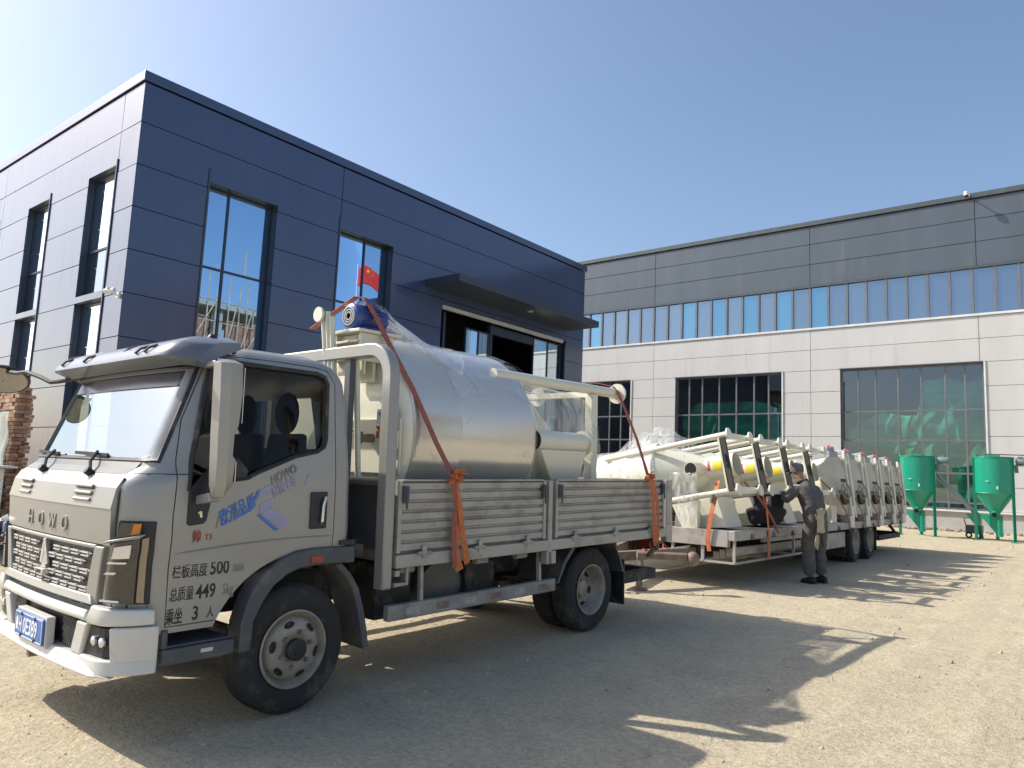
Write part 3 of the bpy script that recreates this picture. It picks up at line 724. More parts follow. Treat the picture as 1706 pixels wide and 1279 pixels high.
def truck():
    fx, fy, fz = TRUCK
    root = empty('flatbed_truck', mat=TM)
    tag(root, 'silver cab flatbed lorry with ribbed drop sides carrying the big cream tank', 'lorry')
    # ---- cab shell, hollow, with openings and separate doors
    zs = [.60,.64,.8,.95,1.1,1.25,1.38,1.43,1.49,1.6,1.75,1.9,2.05,2.09,2.13,2.16,2.19,2.21,2.225,2.234,2.24]
    a = MB(); a.rings([ring(z) for z in zs]); cab = a.build('cab_body', m_paint, root)
    zi = [.50,.8,1.1,1.38,1.49,1.75,2.05,2.10,2.14,2.17,2.185]
    b = MB(); b.rings([ring(z,.045) for z in zi]); ci = b.build('x'); ci.parent = root; boolean(cab, ci); drop(ci)
    b = MB(); b.prism([(CX-.83,1.53),(CX+.83,1.53),(CX+.785,2.045),(CX-.785,2.045)], 'y', -1.4, -.52); c = b.build('x'); c.parent = root; boolean(cab, c); drop(c)
    b = MB(); b.prism([(CX-.6,1.62),(CX+.6,1.62),(CX+.55,1.98),(CX-.55,1.98)], 'y', .2, .6); c = b.build('x'); c.parent = root; boolean(cab, c); drop(c)
    win = [(-.735,1.37),(-.727,1.535),(-.705,1.66),(-.675,1.857),(-.63,2.07),(-.60,2.105),(-.445,2.11),(.107,2.105),(.16,2.085),(.178,2.043),(.166,1.68),(.15,1.63),(.10,1.60),(-.06,1.566),(-.197,1.513),(-.318,1.467),(-.385,1.432),(-.488,1.42),(-.60,1.31)]
    b = MB(); b.prism(win, 'x', -3, 1); c = b.build('x'); c.parent = root; boolean(cab, c); drop(c)
    b = MB(); b.cyl((-3,.02,.385),(1,.02,.385),.585,n=64); c = b.build('x'); c.parent = root; boolean(cab, c); drop(c)
    b = MB(); b.prism([(.02,.5),(.6,.5),(.6,.968),(.02,.968)],'x',-2.99,.99); c = b.build('x'); c.parent = root; boolean(cab, c); drop(c)
    door = [(-.80,.632),(-.812,.95),(-.814,1.227),(-.80,1.533),(-.765,1.749),(-.685,1.959),(-.63,2.10),(-.60,2.135),(-.485,2.15),(-.203,2.155),(.10,2.15),(.19,2.13),(.238,2.05),(.243,1.553),(.249,1.0),(.249,.3),(-.4,.3),(-.4,.632)]
    def shrink(p, k):
        cx_ = sum(q[0] for q in p)/len(p); cz_ = sum(q[1] for q in p)/len(p); out = []
        n = len(p)
        for i in range(n):
            a_, c_, d_ = V((*p[i-1],0)), V((*p[i],0)), V((*p[(i+1)%n],0))
            t = (d_-a_).normalized(); nn = V((t.y,-t.x,0)); 
            out.append((c_.x-nn.x*k*-1, c_.y-nn.y*k*-1))
        return out
    for x0, x1 in ((CX+.7,1.),(-3.,CX-.7)):
        d = cab.copy(); d.data = cab.data.copy(); d.name = 'door'; col.objects.link(d)
        b = MB(); b.prism(door, 'x', x0, x1); c = b.build('x'); c.parent = root
        boolean(cab, c); drop(c)
        b = MB(); b.prism(shrink(door, .006), 'x', x0, x1); c = b.build('x'); c.parent = root
        boolean(d, c, 'INTERSECT'); drop(c)
        # any sign: the panel must be the smaller of the two
        d.name = 'door'; sm(d, 30)
        near = x0 > -1
        if near: D = d
    sm(cab, 30)
    for o in (cab, D):
        bv = o.modifiers.new('bevel','BEVEL'); bv.width = .006; bv.segments = 2; bv.limit_method = 'ANGLE'; bv.angle_limit = R(50)
    # dark seal behind the door gap
    q = MB()
    for z0, z1 in zip(zs[1:12], zs[2:13]): pass
    # door details
    def dp(y, z, o=0.): return V((CX+lerp(WW,z)+o, y, z))
    def dpoly(mb, poly, o, t):
        v0 = [mb.bm.verts.new(dp(y,z,o)) for y,z in poly]; v1 = [mb.bm.verts.new(dp(y,z,o-t)) for y,z in poly]; n = len(poly)
        mb.bm.faces.new(v0); mb.bm.faces.new(v1[::-1])
        for i in range(n): mb.bm.faces.new((v0[i],v1[i],v1[(i+1)%n],v0[(i+1)%n]))
    g = MB(); dpoly(g, shrink(win, -.004), -.022, .004); g.build('window_glass', m_side, D)
    s = MB()
    wl = [dp(y,z,-.002) for y,z in win]; s.tube(wl, .014, 6, True); s.build('window_seal', m_blk, D, smooth=True)
    s = MB(); dpoly(s, [(-.735,1.37),(-.735,1.18),(-.72,1.172),(-.64,1.18),(-.625,1.2),(-.605,1.31),(-.60,1.315),(-.488,1.425),(-.40,1.435),(-.385,1.475),(-.45,1.55),(-.62,1.5)], .012, .02); s.build('mirror_base', m_blk, D, bevel=.006)
    s = MB(); s.box(dp(0,1.2,.002).x, dp(0,1.2,.014).x, .055,.178,1.115,1.345); h = s.build('door_handle', m_blk, D, bevel=.012, seg=3)
    s = MB(); x = dp(0,1.2,.03).x; s.tube([(x-.018,.135,1.145),(x,.13,1.16),(x,.135,1.26),(x-.006,.155,1.315)], .011, 8); s.build('pull', m_chrome, h, smooth=True)
    for zc in (1.045,):
        s = MB(); pts = [dp(-.79+i*1.02/14, 1.022+.045*math.sin(i/14*math.pi*.62), .0) for i in range(15)]
        s.tube(pts, [.001]+[.004]*13+[.001], 6); s.build('crease_line', m_paint, D, smooth=True)
    # lettering on the near door
    xw = V((0,1,0)); up = V((0,0,1))
    def dt(name, st, size, y, z, mt, sx=1., xd=None, shear=0, bold=.0):
        return text(name, st, size, mt, D, dp(y,z,.003), xd or xw, up, .002, shear, 'LEFT', sx, bold)
    dt('lettering', '栏板高度', .084, -.787, .895, m_ink, .60)
    dt('lettering', '500', .105, -.572, .893, m_ink, .74, None, 0, .0014); dt('lettering', 'mm', .088, -.432, .897, m_fade, .5)
    dt('lettering', '总质量', .084, -.79, .773, m_ink, .54)
    dt('lettering', '449', .108, -.643, .768, m_ink, .72, None, 0, .0018); dt('lettering', '5kg', .09, -.487, .772, m_fade, .55)
    dt('lettering', '乘坐', .094, -.80, .652, m_ink, .5, None, 0, .0012); dt('lettering', '3', .104, -.655, .655, m_ink, .8, None, 0, .0018); dt('lettering', '人', .07, -.57, .66, m_ink, .65)
    dt('lettering', '帅', .075, -.70, 1.085, m_redd, .72, None, 0, .0012); dt('lettering', 'T3', .048, -.625, 1.088, m_redd, .8)
    e = V((0,1,.46)).normalized()
    dt('lettering', '欧洲品质', .100, -.535, 1.165, m_blue, .60, e, .25, .002)
    dt('lettering', '智慧卡车', .080, -.212, 1.318, m_lil, .58, e, .2, .0015)
    dt('lettering', 'HOWO', .074, -.225, 1.392, m_fade, .76, e, .2, .0012)
    def dec(poly, mt): 
        q = MB(); dpoly(q, poly, .0032, .003); q.build('decal', mt, D)
    dec([(-.565,1.15),(-.559,1.15),(-.545,1.235),(-.551,1.235)], m_fade)
    dec([(-.345,1.293),(-.322,1.305),(-.305,1.363),(-.322,1.355)], m_blue)
    dec([(-.312,1.31),(-.235,1.345),(-.215,1.40),(-.297,1.365)], m_lil)
    dec([(-.30,1.223),(-.225,1.26),(-.222,1.31),(-.297,1.277)], m_lil)
    dec([(-.285,1.225),(-.215,1.255),(-.075,1.155),(-.15,1.125)], m_lil)
    dec([(-.315,1.215),(-.292,1.22),(-.16,1.12),(-.19,1.118)], m_blue)
    dec([(.004,1.385),(.022,1.392),(.045,1.462),(.028,1.455)], m_lil)
    # ---- windscreen
    def uvw(u): return u
    s = MB(); s.grid(lambda a_,b_: rp(-.82+1.64*a_, 1.525+.525*b_, -.02), 24, 8); s.build('windscreen', m_screen, root, smooth=True, ang=180)
    s = MB(); pts = [rp(u,1.52,-.008) for u in [-.84+1.68*i/20 for i in range(21)]]+[rp(.84,1.52+.54*i/8,-.008) for i in range(1,9)]+[rp(.84-1.68*i/20,2.06,-.008) for i in range(1,21)]+[rp(-.84,2.06-.54*i/8,-.008) for i in range(1,8)]
    s.tube(pts, .018, 6, True); s.build('windscreen_seal', m_blk, root, smooth=True)
    s = MB(); patch(s, [(-.80,1.955),(.80,1.955),(.79,2.045),(-.79,2.045)], 20, 3, -.012, .006); s.build('sun_strip', M('tinted_strip', (.012,.022,.06), .2, var=.1), root)
    # cowl under the screen
    s = MB(); patch(s, [(-.70,1.445),(.70,1.445),(.72,1.512),(-.72,1.512)], 20, 2, .004, .02); s.build('cowl', m_gplast, root)
    for u0, u1, uu in ((-.55,-.12,-.30),(.12,.58,.36)):
        s = MB(); p0 = rp(uu,1.45,.03); p1 = rp(uu-.14,1.565,.02); s.tube([p0,(p0+p1)/2+V((0,-.02,0)),p1], .010, 6)
        s.cyl(p0+V((0,.02,-.02)), p0+V((0,-.025,.01)), .022, n=10)
        s.bar(rp(u0-.2,1.555,.016), rp(u1-.22,1.545,.016), .012, .02); s.build('wiper', m_blk, root)
    # ---- visor
    s = MB(); pr = [(-.875,2.115),(-.868,2.142),(-.80,2.205),(-.70,2.245),(-.52,2.262),(-.50,2.22),(-.70,2.15),(-.75,2.07)]
    rg = []
    for i in range(25):
        v = -1+2*i/24; a_ = abs(v); k = max(0,(a_-.86)/.14); sh = .16*k*k; sc_ = 1-.32*k*k
        rg.append([V((CX+v*.955, -.60+(y+.60)*sc_+sh*.4, 2.16+(z-2.16)*(1-.1*k*k)-.03*k*k)) for y,z in pr])
    s.rings(rg); vis = s.build('sun_visor', M('visor_plastic', (.12,.135,.165), .3, var=.1, coat=.6, c2=(.2,.2,.2), amt=.12, ds=3), root, smooth=True, ang=45)
    for v in (-.72,-.66,-.28,.22,.5,.62):
        s = MB(); c_ = V((CX+v, -.815+(.02 if v in (.22,-.72) else -.03), 2.20-(.0 if v in (.22,-.72) else .03))); s.tube([c_+V((-.02,-.03,-.025)),c_+V((0,-.01,.004)),c_+V((.02,.03,.022))], .008, 6); s.build('clip', m_blk, vis)
    # ---- marker lamp on the roof corner
    s = MB(); s.lathe([(.035,0),(.038,.03),(.032,.06),(.012,.08)], (CX+.86,-.60,2.185), (0,-.1,1), 14, True); s.box(CX+.83,CX+.89,-.60,-.50,2.17,2.21); s.build('roof_lamp', m_blk, root, smooth=True)
    for y in (-.545,-.475):
        s = MB(); s.cyl((CX+.875,y,2.172),(CX+.888,y,2.174),.013,n=10); s.build('bolt', m_blk, root)
    # ---- front: upper flap, crease, vents, letters
    s = MB(); patch(s, [(-.735,1.072),(.735,1.072),(.74,1.262),(-.74,1.262)], 24, 3, .03, .05, lambda a_,b_: .016+.016*b_)
    patch(s, [(-.74,1.2625),(.74,1.2625),(.74,1.43),(-.74,1.43)], 24, 3, .03, .05, lambda a_,b_: .036-.030*b_)
    fl = s.build('front_flap', m_paint, root, smooth=True, ang=9)
    for sg in (-1,1):
        for k in range(3):
            z = 1.375-k*.037
            s = MB(); s.bar(rp(sg*.42-.095,z,.034-.005*(2-k)), rp(sg*.42+.095,z,.034-.005*(2-k)), .02, .014, (0,-.6,1)); s.build('vent_slat', m_paint, fl, bevel=.004)
            s = MB(); s.bar(rp(sg*.42-.09,z-.014,.024), rp(sg*.42+.09,z-.014,.024), .008, .006); s.build('vent_slot', m_blk, fl)
    for k, ch in enumerate('HOWO'):
        u = -.27+k*.168; p = rp(u,1.115,.026)
        text('lettering', ch, .118, M('badge_chrome', (.36,.35,.32), .4, metal=.3) if k == 0 else bpy.data.materials['badge_chrome'], fl, p, (1,.03,0), (0,.03,1), .010, 0, 'CENTER', .92, .001)
    # seams beside the flap
    for sg in (-1,1):
        s = MB(); s.tube([rp(sg*.752,z,.001) for z in (1.075,1.15,1.25,1.35,1.425)], .004, 6); s.tube([rp(sg*u,1.452,.001) for u in (.76,.85,.95,1.03,1.08)], .003, 6); s.build('seam', m_blk, root)
    # ---- grille
    s = MB(); patch(s, [(-.59,.80),(.55,.80),(.605,1.055),(-.645,1.055)], 16, 4, .006, .02); gr = s.build('grille', m_blk, root)
    s = MB()
    patch(s, [(-.69,.755),(.66,.755),(.605,.80),(-.635,.80)], 16, 2, .05, .06, lambda a_,b_: .055-.02*b_)
    patch(s, [(.55,.80),(.66,.757),(.70,1.06),(.61,1.06)], 4, 6, .03, .04); patch(s, [(-.68,.757),(-.59,.80),(-.645,1.06),(-.71,1.06)], 4, 6, .03, .04)
    patch(s, [(-.645,1.045),(.61,1.045),(.615,1.066),(-.645,1.066)], 16, 1, .03, .04)
    s.build('grille_surround', m_paint, gr, bevel=.006)
    m_bar = M('bar_silver', (.62,.61,.58), .35, metal=.2)
    for r_ in range(5):
        for k in range(-5, 5):
            u = k*.115+(.06 if r_ % 2 else .01)+.028; z = 1.015-r_*.047
            hw = .041; lim = .555+.04*(z-.8)/.25
            if abs(u+.02)+.02 > lim or (abs(u-.0) < .085 and .85 < z): continue
            s = MB(); q0 = V(rp(u-hw,z,.018)); q1 = V(rp(u+hw,z,.018))
            s.bar(q0,q1,.016,.009); s.bar(q0+V((0,0,-.018)),q1+V((0,0,-.018)),.014,.007); s.bar(q1+V((-.006,0,0)),q1+V((-.006,0,-.018)),.012,.008); s.bar(q1,q1+V((.035,.002,-.002)),.008,.004)
            s.build('grille_bar', m_bar, gr)
    # emblem: upright pointed badge over a small lettered base
    s = MB()
    for pl in ([(-.012,1.045),(.012,1.045),(.058,.905),(.030,.895),(.0,.975)],[(-.016,1.043),(-.004,.968),(-.034,.895),(-.062,.905)],[(0,.955),(.034,.878),(-.034,.878)]):
        v = [V(rp(u,z,.034)) for u,z in pl]; v2 = [q+V((0,.012,0)) for q in v]; n_ = len(v)
        A = [s.bm.verts.new(q) for q in v]; Bv = [s.bm.verts.new(q) for q in v2]; s.bm.faces.new(A); s.bm.faces.new(Bv[::-1])
        for i in range(n_): s.bm.faces.new((A[i],Bv[i],Bv[(i+1)%n_],A[(i+1)%n_]))
    s.box(CX-.066,CX+.066,-1.125,-1.085,.842,.874)
    em = s.build('emblem', M('emblem_silver', (.60,.59,.56), .35, metal=.3), gr, bevel=.002)
    text('lettering', 'CNHTC', .028, m_blk, em, V((CX,-1.1255,.848)), (1,0,0), (0,0,1), .002, 0, 'CENTER', 1., .0006)
    # ---- headlights
    for sg in (1,-1):
        g_ = lambda c: [(.735+(u-.735)*.76, z) for u, z in c]
        f = lambda c: g_(c) if sg > 0 else (lambda c: [(-c[1][0],c[1][1]),(-c[0][0],c[0][1]),(-c[3][0],c[3][1]),(-c[2][0],c[2][1])])(g_(c))
        s = MB(); patch(s, f([(.735,.775),(1.03,.765),(1.035,1.20),(.80,1.205)]), 12, 8, .012, .03); hl = s.build('headlight', m_blk, root, bevel=.006)
        s = MB(); patch(s, f([(.745,.785),(.945,.778),(.955,1.115),(.80,1.085)]), 10, 6, .04, .03, lambda a_,b_: .035+.022*math.sin(math.pi*min(1,a_*1.0))*.8); s.build('lens', M('lamp_smoke', (.045,.042,.038), .1, var=.5, vs=3, coat=1, metal=.25) if sg > 0 else bpy.data.materials['lamp_smoke'], hl, smooth=True)
        s = MB(); patch(s, f([(.745,1.085),(.955,1.118),(.985,1.14),(.80,1.105)]), 8, 2, .07, .06); s.build('brow', m_paint, hl, bevel=.008)
        s = MB(); patch(s, f([(.825,1.01),(.915,1.015),(.92,1.085),(.835,1.07)]), 4, 3, .062, .012); s.build('lamp_unit', M('lamp_silver', (.75,.76,.8), .15, metal=.7) if sg > 0 else bpy.data.materials['lamp_silver'], hl, smooth=True)
        for cc in ([(.80,.985),(.90,.985),(.91,.995),(.815,.995)],[(.79,.93),(.85,.93),(.86,.942),(.80,.94)],[(.77,.79),(.88,.787),(.88,.797),(.77,.80)]):
            s = MB(); patch(s, f(cc), 4, 1, .066, .012); s.build('light_strip', bpy.data.materials['lamp_silver'], hl)
        s = MB(); patch(s, f([(.805,1.115),(.95,1.135),(.955,1.195),(.84,1.195)]), 6, 3, .03, .02); s.build('marker_lens', bpy.data.materials['lamp_smoke'], hl, smooth=True)
        s = MB(); patch(s, f([(.905,1.135),(.95,1.14),(.955,1.19),(.915,1.19)]), 3, 2, .036, .012); s.build('turn_signal', m_orange, hl)
        s = MB(); patch(s, f([(.955,.78),(.995,.775),(1.0,1.12),(.965,1.11)]), 3, 6, .022, .02); s.build('trim_strip', M('bronze_trim', (.30,.26,.20), .3, metal=.6) if sg > 0 else bpy.data.materials['bronze_trim'], hl)
    # ---- bumper
    s = MB()
    patch(s, [(-.80,.662),(.62,.662),(.60,.72),(-.80,.72)], 20, 3, .075, .10, lambda a_,b_: .066-.03*abs(b_-.35))
    patch(s, [(-.84,.405),(.84,.405),(.60,.478),(-.60,.478)], 20, 3, .075, .12, lambda a_,b_: .07+.035*(1-b_))
    for f in (lambda c: c, lambda c: [(-c[1][0],c[1][1]),(-c[0][0],c[0][1]),(-c[3][0],c[3][1]),(-c[2][0],c[2][1])]):
        patch(s, f([(.62,.655),(.975,.665),(.975,.745),(.66,.755)]), 12, 3, .075, .10, lambda a_,b_: .066-.02*abs(b_-.35))
        patch(s, f([(.82,.43),(.985,.44),(.99,.66),(.81,.655)]), 8, 4, .05, .08, lambda a_,b_: .07)
        patch(s, f([(.56,.40),(.98,.42),(.985,.49),(.58,.49)]), 12, 3, .075, .12, lambda a_,b_: .07+.02*(1-b_))
        patch(s, f([(.45,.478),(.56,.478),(.63,.655),(.52,.655)]), 4, 4, .06, .08)
    bp = s.build('bumper', m_white, root, bevel=.01, seg=3)
    s = MB(); patch(s, [(-.90,.47),(.90,.47),(.90,.66),(-.90,.66)], 24, 2, .012, .02); patch(s, [(-.95,.725),(.95,.725),(.95,.765),(-.95,.765)], 20, 2, .0, .02); s.build('bumper_inner', m_blk, bp)
    for sg in (-1,1):
        s = MB()
        for i in range(9):
            for j in range(8):
                u = sg*(.30+i*.024)+(.012 if j % 2 else 0); z = .495+j*.020
                if abs(u) > .47: continue
                a_ = V(rp(u,z,.03)); s.bar(a_+V((-.011,0,-.009)), a_+V((.011,0,.009)), .006, .005); s.bar(a_+V((-.011,.001,.009)), a_+V((.011,.001,-.009)), .006, .005)
        s.build('bumper_mesh', m_gplast, bp)
    for sg in (-1,1):
        s = MB(); c = [(.57,.495),(.825,.495),(.815,.645),(.64,.645)]
        if sg < 0: c = [(-c[1][0],c[1][1]),(-c[0][0],c[0][1]),(-c[3][0],c[3][1]),(-c[2][0],c[2][1])]
        patch(s, c, 4, 3, .04, .02); fg = s.build('fog_lamp', m_blk, bp)
        for u in (.69,.765):
            p = V(rp(sg*u,.575,.042)); n_ = (V(rp(sg*u,.575,.1))-p).normalized()
            s = MB(); s.lathe([(.024,0),(.024,.012),(.01,.02)], p, n_, 14, True); s.build('lens', bpy.data.materials['lamp_silver'], fg, smooth=True)
    s = MB(); s.box(CX-.225,CX+.225,-1.15,-1.138,.468,.612); pl = s.build('number_plate', M('plate_blue', (.06,.16,.48), .35, var=.08), bp, bevel=.004)
    s = MB(); s.box(CX-.24,CX+.24,-1.137,-1.09,.455,.625); s.build('plate_holder', m_white, bp, bevel=.004)
    m_pw = M('plate_white', (.85,.85,.85), .5)
    s = MB(); 
    for z in (.476,.604): s.box(CX-.218,CX+.218,-1.1525,-1.1505,z-.002,z+.002)
    for x in (-.217,.217): s.box(CX+x-.002,CX+x+.002,-1.1525,-1.1505,.479,.601)
    s.build('plate_border', m_pw, pl)
    text('lettering', '鲁', .085, m_pw, pl, V((CX-.207,-1.1515,.508)), (1,0,0), (0,0,1), .002, 0, 'LEFT', .55, .001)
    text('lettering', 'H', .125, m_pw, pl, V((CX-.152,-1.1515,.497)), (1,0,0), (0,0,1), .002, 0, 'LEFT', .5, .001)
    text('lettering', '0E3B9', .125, m_pw, pl, V((CX-.085,-1.1515,.497)), (1,0,0), (0,0,1), .002, 0, 'LEFT', .72, .001)
    for x, z in ((-.11,.60),(.11,.60),(-.11,.48),(.11,.48)):
        s = MB(); s.cyl((CX+x,-1.1505,z),(CX+x,-1.157,z),.010,n=8); s.build('plate_bolt', m_blk, pl)
    s = MB(); s.bar((CX-.05,-1.10,.41),(CX-.05,-1.10,.36),.05,.04); s.build('tow_eye', m_rust, bp)
    # ---- side steps, fenders, mud guards
    for sg in (1,-1):
        xs = lambda x: x if sg > 0 else 2*CX-x
        bxx = lambda mb,x0,x1,*r: mb.box(min(xs(x0),xs(x1)),max(xs(x0),xs(x1)),*r)
        s = MB(); bxx(s,-.06,.035,-.815,-.40,.435,.52); bxx(s,-.30,.02,-.80,-.42,.52,.535); bxx(s,-.30,-.28,-.80,-.42,.54,.80); bxx(s,-.05,.02,-.815,-.78,.52,.62); st = s.build('cab_step', m_gplast, root, bevel=.01)
        if sg > 0:
            s = MB(); s.box(.0355,.0375,-.60,-.53,.475,.495); s.build('step_label', m_white, st)
        s = MB()
        arc = [(-.375,.435),(-.375,.60),(-.33,.745),(-.25,.865),(-.14,.945),(-.02,.985),(.10,.995),(.25,.995),(.415,.985)]
        inn = [(-.30,.435),(-.29,.60),(-.24,.70),(-.17,.79),(-.08,.85),(0,.875),(.12,.885),(.25,.885),(.425,.88)]
        rg = [[V((xs(-.09),o[0],o[1])),V((xs(.055),o[0],o[1])),V((xs(.05),i_[0],i_[1])),V((xs(-.09),i_[0],i_[1]))] for o,i_ in zip(arc,inn)]
        s.rings(rg); fe = s.build('fender', m_gplast, root, bevel=.012, seg=3)
        s = MB(); bxx(s,.0535,.060,.075,.165,.905,.945); s.build('side_marker', m_red, fe)
        s = MB(); g_ = [(.28,.875),(.36,.80),(.43,.70),(.48,.56),(.52,.40),(.535,.30)]
        s.rings([[V((xs(-.26),y+.02,z)),V((xs(.03),y,z)),V((xs(.03),y+.05,z+.01)),V((xs(-.26),y+.05,z+.01))] for y,z in g_]); s.build('mudguard', m_gplast, root, bevel=.006)
        s = MB(); bxx(s,.025,.045,.30,.42,1.0,1.03); bxx(s,-.1,.04,.30,.43,.965,.99); s.build('bracket', m_blk, root)
    # ---- mirrors
    s = MB()
    lv = [(2.095,-.69,-.60,.12,.20),(2.07,-.70,-.578,.115,.265),(1.9,-.70,-.578,.118,.278),(1.72,-.698,-.592,.122,.28),(1.70,-.698,-.612,.122,.28),(1.56,-.695,-.615,.126,.28),(1.54,-.695,-.598,.126,.28),(1.40,-.692,-.605,.132,.276),(1.335,-.68,-.635,.15,.235)]
    s.rings([[V((x0,y0+.03,z)),V((x0+.06,y0-.01,z)),V((x1-.03,y0,z)),V((x1,y0+.045,z)),V((x1-.012,y1,z)),V((x0,y1,z))] for z,y0,y1,x0,x1 in lv]); mi = s.build('side_mirror', m_paint, root, bevel=.008, seg=3)
    s = MB(); s.box(.14,.265,-.594,-.590,1.42,1.53); s.build('mirror_glass', m_chrome, mi); s = MB(); s.box(.13,.265,-.574,-.571,1.74,2.05); s.build('mirror_glass', m_chrome, mi)
    s = MB(); s.bar((.0,-.64,2.075),(.16,-.64,2.075),.07,.035); s.build('mirror_arm', m_paint, mi, bevel=.008); s = MB(); s.bar((.0,-.67,1.305),(.18,-.66,1.335),.06,.05); s.build('mirror_arm', m_paint, mi, bevel=.008)
    s = MB(); s.tube([(.02,-.66,1.27),(.06,-.67,1.245),(.05,-.66,1.22)],.012,6); s.build('cable', m_chrome, mi)
    # far side: curved black arm with a round mirror
    s = MB(); s.tube([rp(-.86,2.10,.0)+V((.06,-.03,-.0)), V((CX-.93,-.80,2.055)), V((CX-1.0,-.83,2.05)), V((CX-1.12,-.86,2.09)), V((CX-1.30,-.9,2.135)), V((CX-1.42,-.92,2.13)),V((CX-1.62,-.93,2.15))], .016, 8); fm = s.build('front_mirror', m_blk, root, smooth=True)
    s = MB(); c = V((CX-1.75,-.92,2.10)); d = V((.25,-.1,-.45)).normalized(); s.lathe([(.17,0),(.165,.02),(.12,.05),(.02,.065)], c, -d, 24, True); s.torus(c, d, .17, .012, 28, 6); s.build('mirror_housing', m_blk, fm, smooth=True)
    s = MB(); s.lathe([(.163,.012),(.10,.016),(.005,.018)], c, d, 24); s.build('mirror_glass', M('mirror_dark', (.30,.30,.29), .1, metal=.9), fm, smooth=True)
    # ---- interior
    s = MB(); s.prism([(-.88,.75),(-.88,1.42),(-.83,1.48),(-.62,1.46),(-.52,1.36),(-.56,.95),(-.64,.75)], 'x', CX-.79, CX+.79); s.build('dashboard', m_trimin, root, bevel=.02)
    for x in (CX+.48, CX-.05, CX-.5):
        s = MB(); s.prism([(-.28,1.0),(-.28,1.14),(.10,1.10),(.17,1.0)],'x',x-.22,x+.22); s.prism([(.05,1.10),(.15,1.72),(.22,1.72),(.22,1.0)],'x',x-.20,x+.20); se = s.build('seat', m_seat, root, bevel=.03, seg=3)
        s = MB(); s.sphere((x,.17,1.86),.14,14,10,.85,.45,1.05); s.build('headrest', m_seat, se, smooth=True)
    s = MB(); s.torus((CX+.45,-.42,1.43),(0,.55,1),.20,.016,28,8); s.tube([(CX+.45,-.42,1.43),(CX+.45,-.55,1.28)],.03,8)
    for q in (0,2.1,4.2): s.bar((CX+.45,-.42,1.43),(CX+.45+.19*math.cos(q),-.42+.17*math.sin(q),1.43-.09*math.sin(q)),.02,.012)
    s.build('steering_wheel', m_blk, root, smooth=True)
    s = MB(); s.grid(lambda a_,b_: (CX-.86+1.72*a_, -.6+.85*b_, 2.17-.02*abs(a_-.5)), 6, 4); s.build('headlining', M('headlining', (.42,.36,.26), .9), root)
    # ---- wheels
    def wheel(name, x, y, side, front):
        W = MB(); r = .385
        prof = [(.225,-.19),(.29,-.205),(.345,-.20),(.372,-.185),(.385,-.165),(.385,-.03),(.372,-.012),(.345,.002),(.29,.005),(.225,-.01)]
        tread = []
        W.lathe(prof, (x,y,.385), (side,0,0), 48)
        bm = W
        wh = W.build(name, m_rub, root, smooth=True, ang=30)
        t = MB()
        for k in (-.155,-.125,-.098,-.071,-.04):
            t.lathe([(.3855,k-.004),(.3875,k-.003),(.3875,k+.003),(.3855,k+.004)], (x,y,.385), (side,0,0), 48)
        t.build('tread', m_blk, wh)
        rm = MB(); o = (x,y,.385); d = (side,0,0)
        if front:
            rm.lathe([(.232,-.005),(.236,.006),(.225,.010),(.215,.0),(.205,-.03),(.195,-.035),(.19,-.02),(.165,.010),(.12,.018),(.10,.018),(.085,.012),(.075,.006),(.002,.006)], o, d, 40)
        else:
            rm.lathe([(.232,-.005),(.236,.006),(.226,.010),(.214,0),(.205,-.03),(.19,-.06),(.175,-.11),(.15,-.14),(.10,-.145),(.085,-.14),(.075,-.09),(.05,-.08),(.002,-.08)], o, d, 40)
        ri = rm.build('rim', m_rim, wh, smooth=True, ang=50)
        if front:
            hb = MB(); hb.lathe([(.066,.012),(.066,.045),(.052,.052),(.002,.052)], o, d, 24); hb.lathe([(.03,.052),(.026,.06),(.002,.062)], o, d, 16); hb.build('hub', m_under, wh, smooth=True, ang=40)
        zz = .019 if front else -.142
        nu = MB(); ho = MB()
        for k in range(6):
            a_ = k*math.pi/3+.3
            p = V((x+side*zz, y+.105*math.cos(a_), .385+.105*math.sin(a_))); nu.cyl(p, p+V((side*.028,0,0)), .015, .012, 6)
            a2 = a_+math.pi/6
            p = V((x+side*(.0105 if front else -.125), y+.158*math.cos(a2), .385+.158*math.sin(a2)))
            tv = V((0,-math.sin(a2),math.cos(a2))); rv = V((0,math.cos(a2),math.sin(a2))); sl_ = V((side*.012,0,0)) if front else V((side*-.012,0,0))
            ho.face([p+tv*.036*math.cos(q)+rv*.017*math.sin(q)-sl_*math.sin(q)*.7+V((side*.0025,0,0)) for q in [2*math.pi*i/14 for i in range(14)]])
        nu.build('wheel_nut', m_rust, ri); ho.build('hand_hole', m_seam, ri)
        return wh
    wheel('wheel', 0, .02, 1, True); wheel('wheel', 2*CX, .02, -1, True)
    for x, sd2 in ((0,1),(2*CX,-1)):
        wheel('wheel', x, 3.27, sd2, False); wheel('wheel', x-sd2*.235, 3.27, sd2, False)
    # ---- chassis
    s = MB()
    for x in (CX-.4,CX+.4): s.box(x-.035,x+.035,-.7,4.5,.56,.76)
    for y in (.6,1.3,2.1,2.8,3.7,4.4): s.box(CX-.36,CX+.36,y-.04,y+.04,.60,.74)
    s.cyl((CX-.75,3.27,.385),(CX+.75,3.27,.385),.07,n=12); s.sphere((CX,3.27,.385),.19,16,10); s.cyl((CX-.75,.02,.36),(CX+.75,.02,.36),.05,n=12)
    s.cyl((CX,.6,.5),(CX,3.1,.42),.05,n=10)
    for x in (CX-.42,CX+.42):
        for k in range(4): s.box(x-.035,x+.035,2.6+.08*k,3.95-.08*k,.50-.018*k,.515-.018*k)
    s.build('chassis_frame', m_under, root)
